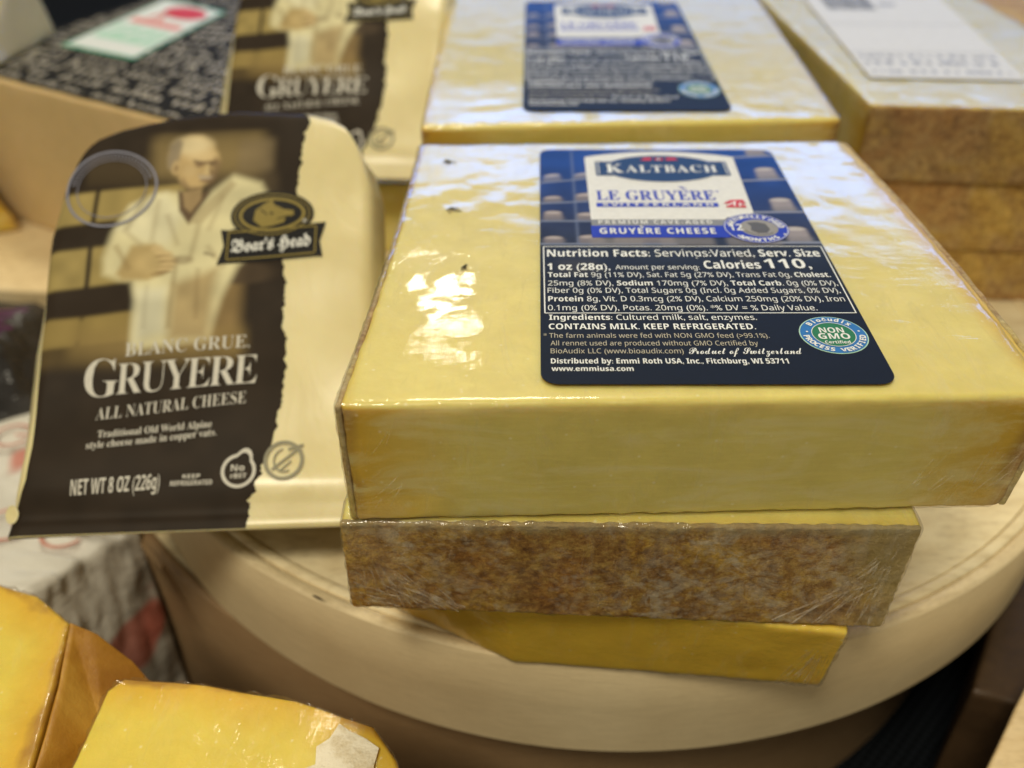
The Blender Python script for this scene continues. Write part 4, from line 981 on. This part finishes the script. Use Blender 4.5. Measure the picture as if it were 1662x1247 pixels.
# dark bag
t = thing('dark_bag', (-20, 31, -6), 'dark glossy bag with a purple print at the left edge, behind the leaning pack', 'bag')
nt = NT('glossy_dark_film'); c = nt.ramp(nt.noise(nt.coord(), 18, 3, .5), [(.42, (.028, .025, .024)), (.6, (.075, .068, .062))])
nt.bsdf(c, .25, nt.bump(nt.noise(nt.coord((1, 2, 1)), 40, 4, .6, 1.), .8, .004)); M['bag'] = nt.m
block('bag_body', [(-30, 27, -4.6), (-18.9, 28.2, -4.6), (-18.9, 34.4, -4.6), (-30, 36, -4.6), (-30, 28, -.6), (-20.6, 29.9, -.8), (-20.4, 33.5, -.9), (-30, 33.5, -.6)], M['bag'], t, r=.5, res=(30, 30, 20), amp=.35, f=.5, seed=84)
q = Print()
for i in range(5): q.line(0, i*.5, 1.6+.3*math.sin(i*2), i*.5+.25, .26)
build('purple_print', [(-21.8+x, 29.4+y*.9, -.22) for x, y in q.V], q.F, flat('purple_ink', (.10, .02, .08)), t, smooth=False)
q = Print(); q.scribble(0, 2.2, 0, .5, 5)
build('white_print', [(-18.75-.3*y, 28.2+x, -4.3+y*2.8) for x, y in q.V], q.F, M['ink_grey'], t, smooth=False)
# white paper parcel with red prints
t = thing('paper_parcel', (-18, 24, -11), 'white wrapping-paper parcel with red and grey prints below the leaning pack', 'parcel')
nt = NT('printed_white_paper'); co = nt.coord()
c = nt.ramp(nt.noise(co, 16, 5, .62, .8), [(.40, (.60, .57, .50)), (.52, (.70, .67, .60)), (.60, (.34, .31, .26)), (.70, (.20, .17, .14))])
rm = nt.ramp(nt.noise(nt.coord((1, 1, 1.3), rot=(.4, .2, .9)), 26, 2, .4), [(.62, (0, 0, 0)), (.66, (.75, .75, .75))])
c = nt.mix(rm, c, (.50, .09, .05, 1))
nt.bsdf(c, .5, nt.bump(nt.noise(co, 30, 4, .6, 1.), .7, .004)); M['printed_paper'] = nt.m
block('paper_wrap', [(-34, 17.5, -11.9), (-15.6, 17.2, -11.9), (-12.7, 21.3, -11.9), (-17.5, 30.5, -11.9), (-34, 18.5, -3.2), (-15.5, 19.2, -3.2), (-12.9, 21.9, -3.2), (-17.0, 30, -3.2)], M['printed_paper'], t, r=.3, res=(50, 40, 26), amp=.22, f=.55, seed=85)
q = Print()
for (x, y, r_) in ((-19.3, 26.7, .75), (-17.3, 21.9, .9), (-20.6, 23.3, .8), (-15.2, 21.5, .8)):
    q.ring(x, y, r_, r_*.9, .12, a0=30, a1=330); q.line(x+.1, y, x+r_, y, .12)
q.emit('red_print', flat('red_print', (.55, .24, .18)), t, lambda X, Y: np.c_[X, Y, np.full(len(X), -2.98)]-np.array(worldloc(t))/S)

# ================================================================== near left cheeses
GN = 'yellow cheese wedges at the lower left'
t = thing('cheese_wedge', (-12, 12, -5), 'bright yellow cheese wedge with orange rind in the lower left corner', 'cheese', GN)
# convex outline of the cut face, then the rind flaring out below it
def prism(name, top, bot, mat, parent, r=.12, seed=0, rows=10, topdiv=14, amp=.03, attrs=True, rindpts=None, film=0.):
    """solid between two matching closed outlines (top and bottom), rounded at the top edge, with a filled gridded top"""
    top = np.array(top, float); bot = np.array(bot, float)
    dn = 22 if film else 8
    def dens(P, n):
        out = []
        for i in range(len(P)):
            a, b = P[i], P[(i+1) % len(P)]
            for k in range(n): out.append(a+(b-a)*k/n)
        return np.array(out)
    T = dens(top, dn); B = dens(bot, dn); n = len(T); cen = T.mean(0); V = []; F = []; rd = []
    tan = np.roll(T, -1, 0)-np.roll(T, 1, 0); out = np.c_[tan[:, 1], -tan[:, 0], np.zeros(n)]; out /= np.linalg.norm(out, axis=1, keepdims=True)
    if ((T-cen)*out).sum() < 0: out = -out
    inw = cen-T; inw[:, 2] = 0; inw /= np.linalg.norm(inw, axis=1, keepdims=True)
    rings = []
    for k in range(topdiv):
        q = (k+1)/topdiv; rings.append((cen+(T+inw*r-cen)*q, (1-q)))
    for a in (22, 45, 68, 90):
        a = math.radians(a); R_ = T+inw*r*(1-math.sin(a)); R_[:, 2] -= r*(1-math.cos(a)); rings.append((R_, 0))
    for k in range(1, rows+1): q = k/rows; rings.append((T*(1-q)+B*q-np.array([0, 0, r*(1-q)]), 0))
    V = [cen]; rdl = [4.]
    for (R_, q) in rings:
        for p_ in R_:
            V.append(p_); rdl.append(4.)
    V = np.array(V)+film*0
    d = nz(V, 1.1, seed)*amp+nz(V, 5., seed+3)*amp*.4
    nr = V-np.array([cen[0], cen[1], B[:, 2].mean()]); nr /= np.linalg.norm(nr, axis=1, keepdims=True); V = V+nr*(d+film)[:, None]
    if film:                                          # gathered beads of film along the rim
        k0 = 1+topdiv*n; k1 = 1+(topdiv+4)*n; V[k0:k1] += nr[k0:k1]*(np.clip(nz(V[k0:k1], 4.5, seed+20), 0, 1)*.16)[:, None]
    if rindpts is not None:
        rp = np.array(rindpts, float); dm = np.full(len(V), 9.)
        for i in range(len(rp)-1):
            a, b = rp[i], rp[i+1]; e = b-a; tt = np.clip(((V[:, :2]-a)@e)/(e@e), 0, 1); dm = np.minimum(dm, np.linalg.norm(V[:, :2]-a-tt[:, None]*e, axis=1))
        rdl = np.minimum(dm, 4.)
    for i in range(n): F.append((0, 1+i, 1+(i+1) % n))
    for k in range(len(rings)-1):
        for i in range(n):
            a = 1+k*n+i; b = 1+k*n+(i+1) % n; F.append((a, a+n, b+n, b))
    F.append(tuple(1+(len(rings)-1)*n+i for i in range(n))[::-1])
    return build(name, V, F, mat, parent, attrs={'rind_d': ('F', rdl), 'pu': ('F', np.zeros(len(V))), 'pw': ('F', np.zeros(len(V)))})
topA = [(-17.0, 13.5, 1.5), (-15.8, 8.0, 1.5), (-10.0, 8.0, 1.5), (-10.05, 10.32, 1.5), (-10.4, 12.4, 1.5), (-10.75, 14.1, 1.5), (-11.9, 14.95, 1.5), (-13.0, 15.3, 1.5), (-15.5, 15.4, 1.5)]
botA = [(-17.0, 13.5, -8), (-15.8, 7.5, -8), (-10.0, 7.5, -8), (-9.8, 10.32, -8), (-10.1, 12.4, -8), (-10.6, 14.3, -8), (-11.9, 15.2, -8), (-13.0, 15.6, -8), (-15.5, 15.8, -8)]
prism('cheese_body', topA, botA, M['paste_yellow'], t, seed=3, rindpts=[(-10.05, 8), (-10.4, 12.4), (-10.75, 14.1), (-13., 15.3), (-16, 15.5)])
rt = [(-9.98, 8.0, 1.46), (-10.0, 10.32, 1.46), (-10.35, 12.4, 1.46), (-10.78, 14.16, 1.46), (-10.2, 14.1, 1.1), (-9.4, 13.8, .45), (-8.5, 13.2, -.4), (-7.6, 12.0, -1.2), (-7.4, 8.0, -1.2)]
rb = [(x, y, -8) for x, y, z in rt]
prism('rind', rt, rb, M['rind_orange'], t, seed=5, r=.08, topdiv=8)
prism('plastic_wrap', topA, botA, M['film_rough'], t, seed=3, film=.045)
t = thing('cheese_wedge', (-6, 9, -5), 'yellow cheese wedge with a torn white paper patch, at the bottom edge', 'cheese', GN)
topB = [(-9.35, 7.6, 1.5), (-1.6, 7.6, 1.5), (-1.9, 9.0, 1.5), (-2.42, 10.5, 1.5), (-3.0, 11.3, 1.5), (-4.8, 11.95, 1.5), (-7.0, 12.38, 1.5), (-8.9, 12.52, 1.5), (-9.16, 12.2, 1.5), (-9.22, 10.3, 1.5)]
botB = [(x*1.0+(.1 if x > -3.1 else 0), y-.1, -8) for x, y, z in topB]
prism('cheese_body', topB, botB, M['paste_yellow'], t, seed=8, rindpts=[(-1.6, 7.6), (-1.9, 9.0), (-2.42, 10.5), (-3.0, 11.3), (-4.8, 11.95), (-7.0, 12.38), (-8.9, 12.52)])
prism('plastic_wrap', topB, botB, M['film_rough'], t, seed=8, film=.045)
ed = [(-4.75, 9.2), (-4.7, 9.7), (-4.35, 9.9), (-4.45, 10.2), (-4.1, 10.35), (-4.15, 10.75), (-3.9, 10.95), (-3.75, 11.3), (-3.5, 11.12), (-3.15, 10.95), (-2.82, 10.72), (-2.88, 10.3), (-2.75, 9.9), (-2.6, 9.2), (-2.5, 8.0), (-4.9, 8.0)]
V = [(x, y, 1.60) for x, y in ed]+[(x, y, 1.57) for x, y in ed]; n = len(ed)
nt = NT('torn_white_paper'); c = nt.ramp(nt.noise(nt.coord(), 180, 5, .7), [(.35, (.62, .50, .30)), (.55, (.85, .76, .58))]); nt.bsdf(c, .6, nt.bump(nt.noise(nt.coord(), 120, 4, .7), .8, .002)); M['torn'] = nt.m
build('paper_patch', V, [tuple(range(n))]+[(i, n+i, n+(i+1) % n, (i+1) % n) for i in range(n)], M['torn'], t, smooth=False)

# pale object in the lower right corner and the table
t = thing('wooden_board', (18, 12, -8), 'pale wooden board edge in the lower right corner below the round box', 'board')
block('board_body', [(5.6, 5, -5.2), (24, 5, -5.2), (30, 17.8, -5.2), (15.4, 16.1, -5.2), (5.4, 5, -3), (24, 5, -3), (30, 18, -3), (15.2, 16.1, -3)], M['wood_slab'], t, r=.2, res=(20, 20, 8), amp=.05, seed=90)
t = thing('shaded_board_side', (19, 19, -12), 'added dark brown block for the shaded side of the pale board, shade put into its colour', 'crate')  # added block: the pale board's shaded side, its shade painted in
block('shaded_side_body', [(14.6, 17.0, -11.9), (17.2, 16.2, -11.9), (26, 26, -11.9), (22.0, 27, -11.9), (14.4, 16.9, -5.3), (15.8, 16.4, -5.3), (26, 26, -5.3), (21.2, 27, -5.3)], M['wood_shade_obj'], t, r=.2, res=(12, 12, 8), amp=.05, seed=91)
g = build('display_table', [(-90, -20, -12), (90, -20, -12), (90, 150, -12), (-90, 150, -12)], [(0, 1, 2, 3)], M['cloth'], None, smooth=False)
g['kind'] = 'structure'
